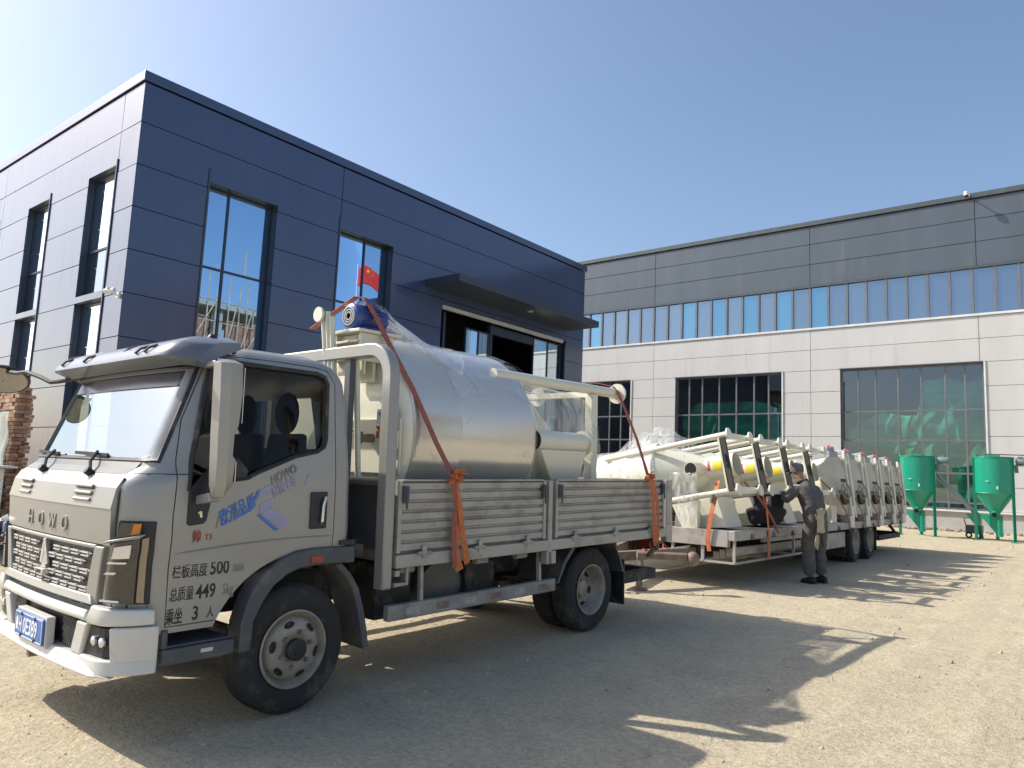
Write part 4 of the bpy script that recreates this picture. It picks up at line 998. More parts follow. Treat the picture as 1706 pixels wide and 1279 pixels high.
    s = MB(); s.box(-.62,-.16,.78,1.12,.42,.82); s.build('battery_box', m_under, root, bevel=.012); s = MB(); s.box(-.55,-.2,1.75,2.1,.45,.74); s.build('air_filter_box', m_under, root, bevel=.012)
    s = MB(); s.rings([[V((x,1.42+.24*math.cos(q)*(1 if abs(math.cos(q))<.8 else 1),.60+.19*math.sin(q))) for q in [2*math.pi*i/20 for i in range(20)]] for x in (-.16,-.14,-.72,-.74)]); s.build('fuel_tank', M('tank_dull', (.12,.12,.115), .55, metal=.5, c2=(.2,.17,.13), amt=.3), root, smooth=True)
    s = MB(); s.box(-1.75,-.3,.9,.94,.70,.85); s.box(CX-.9,CX+.9,.35,.55,.9,.98); s.build('air_duct', m_under, root)
    # ---- bed
    XL, XR = 2*CX-.09, .095
    s = MB(); s.box(XL+.03,XR-.03,.70,4.62,.855,.93); s.build('bed_floor', m_rust, root)
    for xa, xb in ((XR-.045,XR+.012),(XL-.012,XL+.045)):
        s = MB(); s.box(xa,xb,.735,4.66,.815,.905); s.build('bed_rail', m_gal, root, bevel=.006)
    def side(xo, sg, y0, y1, name='drop_side'):
        s = MB(); z0, z1 = .918, 1.412; n_ = 7; h = (z1-z0)/n_
        prof = []
        for k in range(n_):
            b_ = z0+k*h
            prof += [(0.0,b_+.004),(.022,b_+.014),(.022,b_+h-.014),(0.0,b_+h-.004)]
        rows = [[(xo-sg*.028+sg*o,y,z) for o,z in prof] for y in (y0+.035,y1-.035)]
        vs = [[s.bm.verts.new(p) for p in r] for r in rows]
        bk = [[s.bm.verts.new((xo-sg*.055,y,z)) for z in (prof[0][1],prof[-1][1])] for y in (y0+.035,y1-.035)]
        for i in range(len(prof)-1): s.bm.faces.new((vs[0][i],vs[1][i],vs[1][i+1],vs[0][i+1]))
        s.bm.faces.new((bk[0][0],bk[1][0],bk[1][1],bk[0][1])); s.bm.faces.new((vs[0][0],vs[1][0],bk[1][0],bk[0][0])); s.bm.faces.new((vs[0][-1],vs[1][-1],bk[1][1],bk[0][1]))
        s.bm.faces.new(vs[0]+[bk[0][1],bk[0][0]]); s.bm.faces.new(vs[1]+[bk[1][1],bk[1][0]])
        for a_,b_ in ((y0,y0+.033),(y1-.033,y1)): s.box(min(xo-sg*.06,xo+sg*.003),max(xo-sg*.06,xo+sg*.003),a_,b_,z0,z1+.002)
        s.box(min(xo-sg*.06,xo+sg*.001),max(xo-sg*.06,xo+sg*.001),y0+.034,y1-.034,z1+.0,z1+.012)
        o = s.build(name, m_gal, root)
        for f_ in (.15,.5,.85):
            y = y0+(y1-y0)*f_
            q = MB(); q.cyl((xo+sg*.012,y-.06,.905),(xo+sg*.012,y+.06,.905),.014,n=8); q.box(min(xo,xo+sg*.02),max(xo,xo+sg*.02),y-.02,y+.02,.87,.96); q.build('hinge', m_gal, o)
        for y in (y0+.05,y1-.05):
            q = MB(); q.box(min(xo+sg*.004,xo+sg*.03),max(xo+sg*.004,xo+sg*.03),y-.022,y+.022,1.27,1.38); q.bar((xo+sg*.03,y,1.375),(xo+sg*.035,y,1.22),.012,.012); q.build('latch', m_gplast, o)
        return o
    side(XR,1,.74,2.42); side(XR,1,2.56,4.50); side(XL,-1,.74,2.42); side(XL,-1,2.56,4.50)
    for x0,x1 in ((XR-.055,XR+.015),(XL-.015,XL+.055)):
        s = MB(); s.box(x0,x1,2.445,2.50,.70,1.415); s.box(x0,x1,2.43,2.56,.70,.81); s.build('stake_post', m_gal, root, bevel=.005)
        s = MB(); s.box(x0,x1,4.53,4.66,.76,1.415); s.build('rear_post', m_gal, root, bevel=.006)
    s = MB(); s.box(XL+.06,XR-.06,4.60,4.645,.93,1.41); s.build('tailgate', m_gal, root)
    # headboard hoop
    s = MB(); xn, xf, zt, rd = XR-.045, XL+.045, 2.345, .20
    pts = [(xn,.665,.68),(xn,.665,1.2),(xn,.665,zt-rd)]+[(xn-rd+rd*math.cos(q),.665,zt-rd+rd*math.sin(q)) for q in [math.pi/2*i/6 for i in range(1,7)]]
    pts += [(xf+rd-rd*math.sin(q),.665,zt-rd+rd*math.cos(q)) for q in [math.pi/2*i/6 for i in range(0,7)]]+[(xf,.665,1.2),(xf,.665,.68)]
    s.sweep(pts, (0,1,0), .085, .10); s.build('headboard_hoop', m_paint, root, bevel=.012)
    s = MB()
    for x in (-.42,-1.44): s.box(x-.03,x+.03,.64,.69,.93,2.30)
    s.box(XL+.1,XR-.1,.645,.685,1.38,1.43); s.build('headboard_bar', m_gplast, root)
    s = MB(); s.box(XL+.1,XR-.1,.70,.72,.93,1.38); s.build('headboard_panel', m_gplast, root)
    # loop bracket on the post foot, underrun guard, hooks
    s = MB(); s.tube([(XR-.02,.74,.83),(XR-.02,.86,.83),(XR-.02,.86,.70),(XR-.02,.74,.70)],.016,8); s.box(XR-.05,XR,.74,.78,.76,.80); s.build('post_bracket', m_gal, root)
    for x0, x1 in ((-.02,.04),(2*CX-.04,2*CX+.02)):
        s = MB(); s.box(x0,x1,.74,2.66,.445,.555); gd = s.build('side_guard', M('guard_grey', (.30,.30,.28), .6, metal=.3, c2=(.2,.16,.12), amt=.4, ds=5) if x0 > -1 else bpy.data.materials['guard_grey'], root, bevel=.012)
        for k in range(6):
            q = MB(); xx = x1+.0015 if x0 > -1 else x0-.0015; q.box(min(xx,xx-.003),max(xx,xx-.003),.9+k*.3,1.03+k*.3,.475,.525); q.build('reflector_strip', m_gred if k % 2 else m_gwht, gd)
        for y in (1.06,2.45):
            q = MB(); q.bar(((x0+x1)/2,y,.55),((x0+x1)/2-.01,y,.86),.03,.03); q.build('guard_bracket', m_gal, gd)
    for y in (.95,1.75,2.25,2.62):
        q = MB(); q.cyl((-.05,y-.06,.775),(-.05,y+.08,.775),.026,n=10); q.bar((-.05,y-.04,.79),(-.05,y-.04,.86),.02,.02); q.bar((-.05,y+.04,.79),(-.05,y+.04,.86),.02,.02); q.build('strap_winch', m_gal, root)
    # rear wheel guard, flap, tail
    for sg in (1,-1):
        xs = lambda x: x if sg > 0 else 2*CX-x
        s = MB(); s.rings([[V((xs(-.45),y,z)),V((xs(.02),y,z)),V((xs(.02),y+dy_,z+dz_)),V((xs(-.45),y+dy_,z+dz_))] for y,z,dy_,dz_ in ((2.70,.50,.03,.0),(2.80,.68,.04,-.01),(2.92,.80,.03,-.03),(2.98,.85,.02,-.03))]); s.build('wheel_guard', m_gplast, root)
        s = MB(); s.rings([[V((xs(-.45),y,z)),V((xs(.02),y,z)),V((xs(.02),y+dy_,z+dz_)),V((xs(-.45),y+dy_,z+dz_))] for y,z,dy_,dz_ in ((3.55,.85,.02,-.03),(3.62,.80,.03,-.03),(3.73,.66,.03,0),(3.80,.50,.03,0))]); s.build('wheel_guard', m_gplast, root)
        s = MB(); s.box(min(xs(-.42),xs(.02)),max(xs(-.42),xs(.02)),3.82,3.84,.18,.62); s.build('mud_flap', m_blk, root, bevel=.004)
    s = MB(); s.box(CX-.9,CX+.9,4.42,4.50,.37,.48); s.bar((CX-.4,4.40,.6),(CX-.4,4.46,.42),.05,.05); s.bar((CX+.4,4.40,.6),(CX+.4,4.46,.42),.05,.05); s.box(-.1,.0,3.86,4.50,.375,.475); s.build('rear_guard', m_under, root)
    for x in (-.15,-1.7):
        s = MB(); s.box(x-.12,x+.12,4.56,4.62,.66,.78); tl = s.build('tail_lamp', m_red, root)
    return root
truck()

# ------------------------------------------------------------------ the big tank on the lorry
m_steel = M('satin_steel', (.66,.64,.57), .19, metal=.5, var=.03, vs=1.0, bump=.012, bs=2.5, c2=(.52,.50,.44), amt=.12)
m_motor = M('motor_blue', (.03,.062,.25), .4, var=.1, coat=.3)
m_strap = M('orange_strap', (.56,.17,.06), .75, var=.25, vs=30, stretch=(1,1,1))
m_strap2 = M('faded_shaded_strap', (.34,.105,.075), .8, var=.25, vs=30)  # red-brown strap: fading plus the shade of the upper runs in its colour
m_film = Film('stretch_film', .84, (.86,.90,.95), .12, 5)
m_film2 = Film('stretch_film_layers', .60, (.84,.86,.86), .16, 5)
ROOTM = TM
def tank():
    T = empty('mixer_tank', mat=TM @ Matrix.Translation((CX,0,.93))); tag(T, 'big cream and steel mixing tank lying on the bed of the lorry', 'tank')
    off = Matrix.Translation((-CX,0,-.93))
    def fin(mb, name, mt, parent=T, **k): return mb.xf(off).build(name, mt, parent, **k)
    Z, RR = 1.77, .82; O = V((CX,0,Z)); ax = V((0,1,0))
    s = MB(); s.lathe([(RR-.015,1.06),(RR,1.08),(RR,1.55),(RR+.002,1.56),(RR,1.57),(RR,2.50),(RR-.02,2.52)], O, ax, 72); b = fin(s, 'body', m_steel, smooth=True, ang=25)
    s = MB(); s.lathe([(.002,.965),(.64,.968),(.72,.975),(.775,.995),(.80,1.02),(RR-.005,1.055)], O, ax, 64); lid = fin(s, 'end_cover', M('cover_cream_sunlit', (.84,.81,.66), .35, var=.03, coat=.3), smooth=True, ang=50)  # paler than the other cream: sunlight on the cover put into its colour
    s = MB(); s.torus(O+ax*1.062, ax, RR-.004, .016, 72, 6); fin(s, 'rim', m_steel, smooth=True)
    s = MB(); s.lathe([(RR-.02,2.52),(.30,3.42),(.27,3.44),(.27,3.52)], O, ax, 48); fin(s, 'cone', m_cream, smooth=True)
    # service hatch with lever clamps on the cover
    s = MB(); s.box(CX+.18,CX+.78,.94,.966,Z-.32,Z+.10); ha = fin(s, 'hatch', m_cream, bevel=.01)
    for x, z in ((.56,.10),(.72,.12),(.75,-.06)):
        s = MB(); c = V((CX+x,.925,Z+z)); s.box(c.x-.02,c.x+.02,c.y-.01,c.y+.03,c.z-.07,c.z+.07); s.bar(c+V((0,-.02,.05)),c+V((.045,-.05,-.10)),.016,.02); cl = fin(s, 'clamp', m_chrome, ha)
        s = MB(); s.bar(c+V((.035,-.042,-.06)),c+V((.05,-.056,-.15)),.024,.026); fin(s, 'grip', m_redd, cl, bevel=.004)
    s = MB(); s.cyl((CX+.46,.965,Z-.05),(CX+.46,.82,Z-.05),.035,n=14); s.cyl((CX+.46,.82,Z-.05),(CX+.46,.80,Z-.05),.055,n=14); s.tube([(CX+.46,.82,Z-.01),(CX+.40,.80,Z+.01),(CX+.32,.81,Z-.01)],.012,6); fin(s, 'valve', m_rust, ha, smooth=True)
    # legs and bracing beyond the cone
    for sx in (1,-1):
        for sz in (1,-1):
            r = .58 if sz > 0 else .57
            p = lambda y: V((CX+sx*.56, y, Z+sz*r))
            s = MB(); s.cyl(p(2.2), p(4.26), .052, n=18); l = fin(s, 'leg', m_cream, smooth=True)
            s = MB(); s.cyl(p(4.26), p(4.285), .11, n=24); fin(s, 'foot_plate', m_cream, l)
        s = MB(); s.box(CX+sx*.56-.045,CX+sx*.56+.045,3.72,3.83,Z-.57,Z+.53); fin(s, 'brace', m_cream, bevel=.008)
        s = MB(); s.box(CX+sx*.56-.03,CX+sx*.56+.03,2.54,2.60,Z-.57,Z+.55); fin(s, 'brace', m_cream)
    s = MB(); s.box(CX-.51,CX+.51,3.74,3.80,Z+.50,Z+.56); fin(s, 'brace', m_cream)
    # discharge tube and hopper
    s = MB(); s.lathe([(.10,2.62),(.10,3.40),(.125,3.40),(.125,3.43),(.085,3.43)], V((CX+.70,0,1.77)), ax, 24); s.lathe([(.003,3.39),(.085,3.39)], V((CX+.70,0,1.77)), ax, 24); fin(s, 'discharge_tube', m_cream, smooth=True)
    s = MB(); s.hexa([V(q) for q in ((CX+.35,2.95,1.28),(CX+.72,2.95,1.28),(CX+.72,3.25,1.28),(CX+.35,3.25,1.28),(CX+.35,2.62,1.69),(CX+.80,2.62,1.69),(CX+.80,3.36,1.69),(CX+.35,3.36,1.69))]); fin(s, 'hopper', m_cream, bevel=.01)
    # saddles
    for y in (1.25,2.3):
        s = MB(); s.prism([(CX-.6,.94),(CX+.6,.94),(CX+.66,1.28),(CX+.4,1.08),(CX,.985),(CX-.4,1.08),(CX-.66,1.28)],'y',y-.05,y+.05); fin(s, 'saddle', m_gplast)
    # drive: blue motor on its bracket
    mz, mx = 2.70, CX+.36
    s = MB(); s.box(mx-.19,mx+.19,.70,1.12,2.515,2.54); s.box(mx-.14,mx+.14,.72,1.08,2.44,2.46)
    for x in (-.15,.15): s.box(mx+x-.015,mx+x+.015,.74,1.06,2.30,2.514)
    s.box(mx-.12,mx+.12,.9,.93,2.15,2.44); s.box(mx-.16,mx+.16,.78,.80,2.2,2.513); br = fin(s, 'motor_bracket', m_cream, bevel=.004)
    mz = 2.655; s = MB(); q = V((mx,0,mz)); s.lathe([(.02,.74),(.08,.74),(.098,.752),(.102,.80),(.092,.81),(.092,1.02),(.10,1.03),(.10,1.05),(.04,1.06),(.025,1.12)], q, ax, 28)
    s.box(mx-.08,mx+.08,.82,1.02,2.541,2.58); mo = fin(s, 'motor', m_motor, br, smooth=True, ang=35)
    s = MB()
    for k in range(18):
        a = k*2*math.pi/18; s.bar(q+V((.09*math.cos(a),.82,.09*math.sin(a))), q+V((.09*math.cos(a),1.015,.09*math.sin(a))), .007, .024, (math.cos(a),0,math.sin(a)))
    fin(s, 'cooling_fin', m_motor, mo)
    s = MB()
    for r in (.03,.05,.07): s.torus(q+V((0,.737,0)), ax, r, .004, 20, 5)
    fin(s, 'fan_grille', m_cream, mo)
    s = MB(); s.box(mx-.05,mx+.06,.86,.96,2.745,2.80); fin(s, 'terminal_box', m_motor, mo, bevel=.008)
    return T
tank()

def bundle(pts, n, label, r=.022):
    B = empty('pipe_bundle', mat=TM @ Matrix.Translation(pts[1])); tag(B, label, 'pipes', 'cream pipes tied upright in front of the tank')
    a, b = V(pts[0]), V(pts[1]); rr = random.Random(n)
    for i in range(n):
        o = V((i*.047-.06, rr.uniform(-.015,.015), rr.uniform(-.03,.05)))
        s = MB(); s.cyl(a+o-b, o*.7, r, n=12); s.build('pipe', m_cream, B, smooth=True)
        if i == 0:
            s = MB(); s.cyl(a+o-b+V((0,-.03,-.02)), a+o-b+V((0,-.05,-.02)), .058, n=20); s.build('end_plate', m_cream, B)
bundle([(-.66,.62,2.66),(-.62,.74,1.40)], 3, 'three cream pipes upright under a round end plate beside the blue motor')
bundle([(-.40,.73,2.30),(-.36,.755,1.42)], 2, 'two shorter cream pipes upright behind the headboard hoop')

def film_thing(fn, nu, nv, label, mt, mat=None, th=.002, name='plastic_wrap'):
    s = MB(); s.grid(fn, nu, nv); o = s.build(name, mt, smooth=True, ang=180)
    if mat is not None: o.matrix_world = mat
    sl = o.modifiers.new('thick','SOLIDIFY'); sl.thickness = th
    return tag(o, label, 'plastic wrap')
def f1(u, v):
    a0 = V((CX+.36+.26*(v-.5), .78+.34*v*.6, 2.82-.12*abs(v-.4)))
    an = R(100-62*v); r = .835; e = V((CX+r*math.cos(an), 1.70+.25*math.sin(v*3.1), 1.77+r*math.sin(an)))
    p = a0.lerp(e, u); p.z -= .10*math.sin(math.pi*u)*(1-.3*v); n_ = mnoise.noise((v*16,u*1.5,0))
    return p+V((.03*n_,.0,.035*n_))*math.sin(math.pi*min(1,u+.08))
film_thing(f1, 24, 40, 'clear stretch film pulled from the blue motor down to the tank', m_film, TM)
def f2(u, v):
    an = R(118-(92+5*math.sin(u*7+1))*v); y = 1.55+1.12*u; n_ = mnoise.noise((u*5,v*9,3))+.5*mnoise.noise((u*14,v*16,1)); r = .826+(.014*max(0,n_)+.03*math.exp(-((v-.25)/.10)**2)*(.6+.4*math.sin(u*7)))*min(1,(1-v)*3)
    return V((CX+r*math.cos(an), y+.05*mnoise.noise((v*5,1,u)), 1.77+r*math.sin(an)))
film_thing(f2, 40, 34, 'wrinkled clear film lying over the top of the tank', Film('film_top', .90, (.80,.86,.94), .12, 4), TM)
def f3(u, v):
    y = 2.54+1.3*u; an = -1.0+2.9*v; t = u
    r = .86*(1-t*.12)+.03*mnoise.noise((v*11,u*4,7))
    cx_ = CX+.02; sq = 1/max(abs(math.cos(an)),abs(math.sin(an)))**.35
    return V((cx_+r*.80*sq*math.cos(an), y, 1.77+r*.78*sq*math.sin(an)-.02*math.sin(u*3.1)))
film_thing(f3, 26, 44, 'clear film wrapped round the legs behind the tank cone', Film('film_wrap', .76, (.80,.79,.72), .16, 5), TM)

def strap(pts, w_, label, mt, wv=(0,1,0), extra=(), mat=None, t=.006):
    s = MB(); s.sweep(pts, wv, w_, t); o = s.build('ratchet_strap', mt); 
    if mat is not None: o.matrix_world = mat
    tag(o, label, 'strap', 'orange tie-down straps')
    for e in extra:
        q = MB(); e[0](q); q.build(e[1], e[2], o, bevel=e[3] if len(e) > 3 else 0)
    return o
def sag(s): return s
# strap over the motor end of the tank
def tail1(q): q.sweep([(.13,1.24,1.47),(.15,1.25,1.30),(.14,1.28,1.10),(.14,1.27,.90),(.135,1.33,.755)], [(0,1,0)]*2+[(.2,1,0)]*3, [.03,.05,.05,.055,.07], .006)
def tail2(q): q.sweep([(.14,1.26,1.45),(.165,1.275,1.25),(.155,1.33,1.02),(.15,1.38,.86),(.145,1.40,.80)], (.3,1,0), [.02,.04,.045,.05,.05], .006)
def tail3(q): q.sweep([(.135,1.23,1.46),(.16,1.24,1.22),(.15,1.24,1.0),(.14,1.27,.78)], (.5,1,.1), .035, .006)
def knot(q):
    rr = random.Random(2)
    for k in range(9): q.bar(V((.125+rr.uniform(-.03,.04),1.245+rr.uniform(-.04,.04),1.46+rr.uniform(-.06,.06))), V((.125+rr.uniform(-.02,.05),1.245+rr.uniform(-.11,.11),1.46+rr.uniform(-.07,.07))), .045, .012)
strap([(-1.35,.95,2.66),(-.95,.90,2.76),(-.64,.86,2.835),(-.54,.87,2.815),(-.44,.90,2.66),(-.29,.98,2.36),(-.16,1.06,2.10),(-.07,1.12,1.88),(.0,1.17,1.70),(.06,1.21,1.57),(.12,1.24,1.46)], .052,
      'faded, shade-toned orange strap from the blue motor down to a knot on the front drop side', m_strap2, (0,1,-.1), ((tail1,'strap_tail',m_strap),(tail2,'strap_tail',m_strap),(tail3,'strap_tail',m_strap2),(knot,'knot',m_strap,.005)), TM)
def tb1(q): q.sweep([(.13,4.12,1.47),(.16,4.14,1.30),(.165,4.16,1.08),(.15,4.21,.86),(.13,4.26,.74)], [(0,1,0)]*3+[(.4,1,0)]*2, [.035,.05,.055,.06,.05], .006)
def tb2(q): q.sweep([(.14,4.15,1.46),(.18,4.20,1.2),(.17,4.25,.98),(.145,4.27,.80)], (.5,1,0), .035, .006)
def kb(q):
    rr = random.Random(5)
    for k in range(7): q.bar(V((.12+rr.uniform(-.03,.04),4.12+rr.uniform(-.04,.04),1.46+rr.uniform(-.05,.05))), V((.12+rr.uniform(-.02,.05),4.12+rr.uniform(-.08,.08),1.46+rr.uniform(-.06,.06))), .045, .012)
def hook(q): q.torus((.10,4.28,.74),(0,1,.3),.05,.012,16,6); q.bar((.1,4.28,.70),(.02,4.30,.62),.05,.03)
strap([(-1.45,4.20,2.47),(-.6,4.20,2.475),(-.38,4.20,2.425),(-.31,4.195,2.36),(-.2,4.18,2.15),(-.05,4.16,1.85),(.06,4.13,1.6),(.11,4.12,1.47)], .05,
      'orange strap from the tank leg down to the rear drop side and its hook', m_strap2, (0,1,0), ((tb1,'strap_tail',m_strap),(tb2,'strap_tail',m_strap),(kb,'knot',m_strap,.005),(hook,'hook',m_rust)), TM)

# ------------------------------------------------------------------ trailer
GZ = .16
def trailer():
    T = empty('flatbed_trailer', (-5.2, 10.0, GZ)); tag(T, 'low grey flatbed trailer with steel deck and twin rear wheels, loaded with cream mixers', 'trailer')
    off = Matrix.Translation((5.2,-10.0,-GZ))
    def fin(mb, name, mt, parent=T, **k): return mb.xf(off).build(name, mt, parent, **k)
    m_d = M('trailer_paint', (.42,.405,.37), .55, metal=.2, var=.12, vs=3, c2=(.24,.19,.15), amt=.42, ds=3)
    m_w = M('weathered_timber', (.36,.31,.25), .85, var=.25, vs=4, stretch=(3,.6,3))
    x0, x1, y0, y1 = -6.38, -3.98, 9.85, 20.5
    s = MB(); s.box(x0+.1,x1-.1,y0+.1,y1-.02,.87,.945); fin(s, 'deck', m_d)
    s = MB(); s.box(x1-.095,x1,y0,y1,.82,.952); fin(s, 'side_rail', m_d, bevel=.008); s = MB(); s.box(x0,x0+.095,y0,y1,.82,.952); fin(s, 'side_rail', m_d, bevel=.008)
    s = MB(); s.box(x0+.1,x1-.1,y0+.001,y0+.095,.73,.951); fin(s, 'front_beam', m_d, bevel=.008)
    s = MB(); s.box(x0+.1,x1-.1,y1-.095,y1-.001,.80,.951); fin(s, 'rear_beam', m_d, bevel=.008)
    for k in range(12):
        y = y0+.6+k*.86
        s = MB(); s.box(x1+.001,x1+.02,y-.03,y+.03,.835,.90); s.cyl((x1+.02,y-.05,.84),(x1+.02,y+.05,.84),.018,n=8); fin(s, 'tie_ring', m_rust)
    s = MB()
    for x in (-5.75,-4.65): s.box(x-.07,x+.07,y0+.2,y1-.2,.52,.86)
    for k in range(9): s.box(x0+.12,x1-.12,y0+.5+k*1.15,y0+.58+k*1.15,.78,.868)
    fin(s, 'chassis_frame', m_under)
    # tool cage under the front with timbers
    s = MB(); X, A, B, Zl = x1-.03, y0+.05, 13.4, .52
    for y in (A,11.2,12.3,B): s.bar((X,y,Zl),(X,y,.82),.035,.035)
    s.bar((X,A,Zl),(X,B,Zl),.035,.03); s.bar((X-.9,A,Zl),(X-.9,B,Zl),.035,.03)
    for y in (A,11.2,12.3,B): s.bar((X,y,Zl+.002),(X-.9,y,Zl+.002),.03,.03)
    for x in (X-.45,X-.9): s.bar((x,A,Zl),(x,A,.74),.04,.04)
    cg = fin(s, 'tool_cage', m_d)
    for k in range(3):
        s = MB(); s.box(X-.35+k*.09,X-.27+k*.09,A+.12,13.2-k*.1,Zl+.02+.03*k,Zl+.13+.03*k); fin(s, 'timber', m_w, cg)
    s = MB(); s.box(-4.42,x1-.02,13.9,15.25,.50,.78); fin(s, 'tool_box', m_d, bevel=.01)
    s = MB(); s.bar((-4.03,11.0,.79),(-4.03,13.9,.79),.05,.06); fin(s, 'pipe_rail', m_d)
    # wheels
    def wh(x, y, sg):
        W = MB(); r = .40
        W.lathe([(.235,-.22),(.32,-.235),(.37,-.22),(.395,-.19),(.40,-.16),(.40,-.06),(.39,-.025),(.36,0),(.30,.003),(.235,-.015)], (x,y,GZ+r), (sg,0,0), 36); w_ = fin(W, 'wheel', m_rub, smooth=True, ang=30)
        q = MB(); q.lathe([(.24,-.01),(.245,.005),(.225,.004),(.20,-.05),(.16,-.11),(.10,-.12),(.08,-.06),(.003,-.06)], (x,y,GZ+r), (sg,0,0), 28); fin(q, 'rim', m_rim, w_, smooth=True, ang=50)
    for y in (15.97,17.1):
        wh(-3.99,y,1); wh(-4.26,y,1); wh(-6.37,y,-1); wh(-6.10,y,-1)
        s = MB(); s.cyl((-6.2,y,GZ+.4),(-4.2,y,GZ+.4),.07,n=10); fin(s, 'axle', m_under)
    for y in (15.3,17.75):
        s = MB(); s.box(-4.5,-4.02,y,y+.02,.30,.80); fin(s, 'mud_flap', m_blk)
    s = MB(); s.box(-6.2,-4.1,20.2,20.32,.48,.62); s.box(-4.14,-4.06,18.2,20.3,.49,.60); s.bar((-4.1,18.3,.55),(-4.3,18.2,.84),.06,.06); s.bar((-4.1,20.1,.55),(-4.3,20.1,.84),.06,.06); fin(s, 'underrun_guard', m_under)
    s = MB(); s.box(-6.0,-5.4,20.505,20.53,.80,.93); fin(s, 'tail_lamp', m_red)
    # drawbar and coupling in front
    s = MB(); s.bar((-5.75,10.0,.62),(-5.25,8.45,.58),.10,.12); s.bar((-4.65,10.0,.62),(-5.15,8.45,.58),.10,.12); s.torus((-5.2,8.32,.58),(0,0,1),.07,.022,20,8); fin(s, 'drawbar', m_rust)
    s = MB(); s.cyl((-4.85,8.75,.62),(-4.35,9.15,.62),.05,n=12); s.sphere((-4.28,9.2,.60),.085,14,10,1,1,1.1); s.bar((-4.82,8.78,.6),(-4.84,8.80,.22),.07,.06); s.cyl((-4.84,8.8,.20),(-4.84,8.8,.165),.10,n=14); fin(s, 'landing_jack', m_rust, smooth=True)
    s = MB(); s.tube([(-4.9+.06*math.sin(i*1.1), 8.9+.05*i, .70+.05*math.cos(i*1.1)) for i in range(17)], .012, 6); fin(s, 'coiled_hose', m_redd, smooth=True)
    return T
trailer()

m_brace = M('dark_brown_steel', (.05,.043,.034), .6, var=.2, vs=6)  # near-black brown for the mixer channels and lid fittings
m_yel = M('yellow_label', (.80,.62,.04), .5)
m_lred = M('label_red', (.6,.06,.04), .5)
m_paper = M('label_white', (.75,.74,.70), .5)
m_hole = M('pipe_mouth', (.008,.008,.009), .8)
def leg_mixer():
    """cone mixer lying on its side: feet at x = 0, body towards -x"""
    T = empty('cone_mixer'); 
    s = MB(); s.lathe([(.165,-.12),(.165,-.55),(.50,-1.2),(.52,-1.24),(.52,-2.25),(.46,-2.36),(.25,-2.42),(.003,-2.43)], (0,0,0), (1,0,0), 40); s.build('body', m_cream, T, smooth=True, ang=25)
    for xb in (-1.22,-2.26):
        s = MB(); s.torus((xb,0,0),(1,0,0),.522,.015,40,6); s.build('band', m_cream, T, smooth=True)
    for sy in (1,-1):
        for sz in (1,-1):
            s = MB(); s.cyl((-2.0,sy*.40,sz*.385),(-.012,sy*.40,sz*.385),.042,n=14); l = s.build('leg', m_cream, T, smooth=True)
            s = MB(); s.cyl((-.012,sy*.40,sz*.385),(.008,sy*.40,sz*.385),.085,n=20); s.build('foot_plate', m_cream, l)
    s = MB(); s.box(-.128,-.050,-.448,-.402,-.40,.35); br = s.build('brace', m_brace, T, bevel=.004)
    s = MB(); s.box(-.155,-.130,-.456,-.402,-.40,.345); s.build('brace_edge', m_cream, br)
    s = MB(); s.cyl((-.09,-.448,-.02),(-.09,-.485,-.02),.028,n=10); s.bar((-.09,-.468,-.02),(-.09,-.468,.12),.022,.02); s.build('lock_bolt', m_blk, br)
    s = MB(); s.box(-.10,-.05,-.36,.36,-.43,-.34); s.build('cross_brace', m_cream, T); s = MB(); s.box(-.10,-.05,-.36,.36,.34,.42); s.build('cross_brace', m_cream, T)
    s = MB(); s.cyl((-.62,-.12,.0),(-.62,-.47,.0),.10,n=24); st = s.build('outlet_stub', m_cream, T, smooth=True)
    s = MB(); s.cyl((-.62,-.4701,0),(-.62,-.474,0),.088,n=24); s.build('mouth', m_hole, st)
    s = MB(); s.lathe([(.1665,-.52),(.1665,-.24)], (0,0,0), (1,0,0), 8, False, R(-40), R(62)); 
    for f in s.bm.faces: pass
    lb = s.build('label', m_paper, T); sl = lb.modifiers.new('t','SOLIDIFY'); sl.thickness = .002; sl.offset = 1
    s = MB(); s.lathe([(.1695,-.42),(.1695,-.28)], (0,0,0), (1,0,0), 8, False, R(-20), R(30)); y = s.build('label_patch', m_yel, lb); sl = y.modifiers.new('t','SOLIDIFY'); sl.thickness = .002; sl.offset = 1
    s = MB(); s.lathe([(.1695,-.495),(.1695,-.46)], (0,0,0), (1,0,0), 8, False, R(-15), R(40)); y = s.build('label_patch', m_lred, lb); sl = y.modifiers.new('t','SOLIDIFY'); sl.thickness = .002; sl.offset = 1
    s = MB(); s.hexa([V(q) for q in ((-.92,-.40,-.83),(-.70,-.40,-.83),(-.70,-.32,-.83),(-.92,-.32,-.83),(-1.02,-.42,-.44),(-.62,-.42,-.44),(-.62,-.30,-.44),(-1.02,-.30,-.44))]); s.build('chute', m_cream, T, bevel=.006)
    s = MB(); s.prism([(-1.15,-.78),(-.35,-.86),(-.42,-.42),(-1.05,-.42)],'y',-.22,.34); s.build('hopper', m_cream, T, bevel=.008)
    s = MB(); s.prism([(-2.2,-.62),(-1.5,-.70),(-1.5,-.50),(-1.8,-.51),(-2.2,-.50)],'y',-.3,.3); s.build('saddle', m_gplast, T)
    return T
TILT = R(-11.5)
labA = ['cream cone mixer lying nearest the lorry, feet towards the camera, black round outlet showing','second cream cone mixer lying behind the one nearest the lorry','cream cone mixer lying just left of the worker, its legs level with his cap','cream cone mixer lying furthest along of those with legs, mostly behind the worker']
GA = 'cream cone mixers lying on the trailer with their legs out'
proto = leg_mixer()
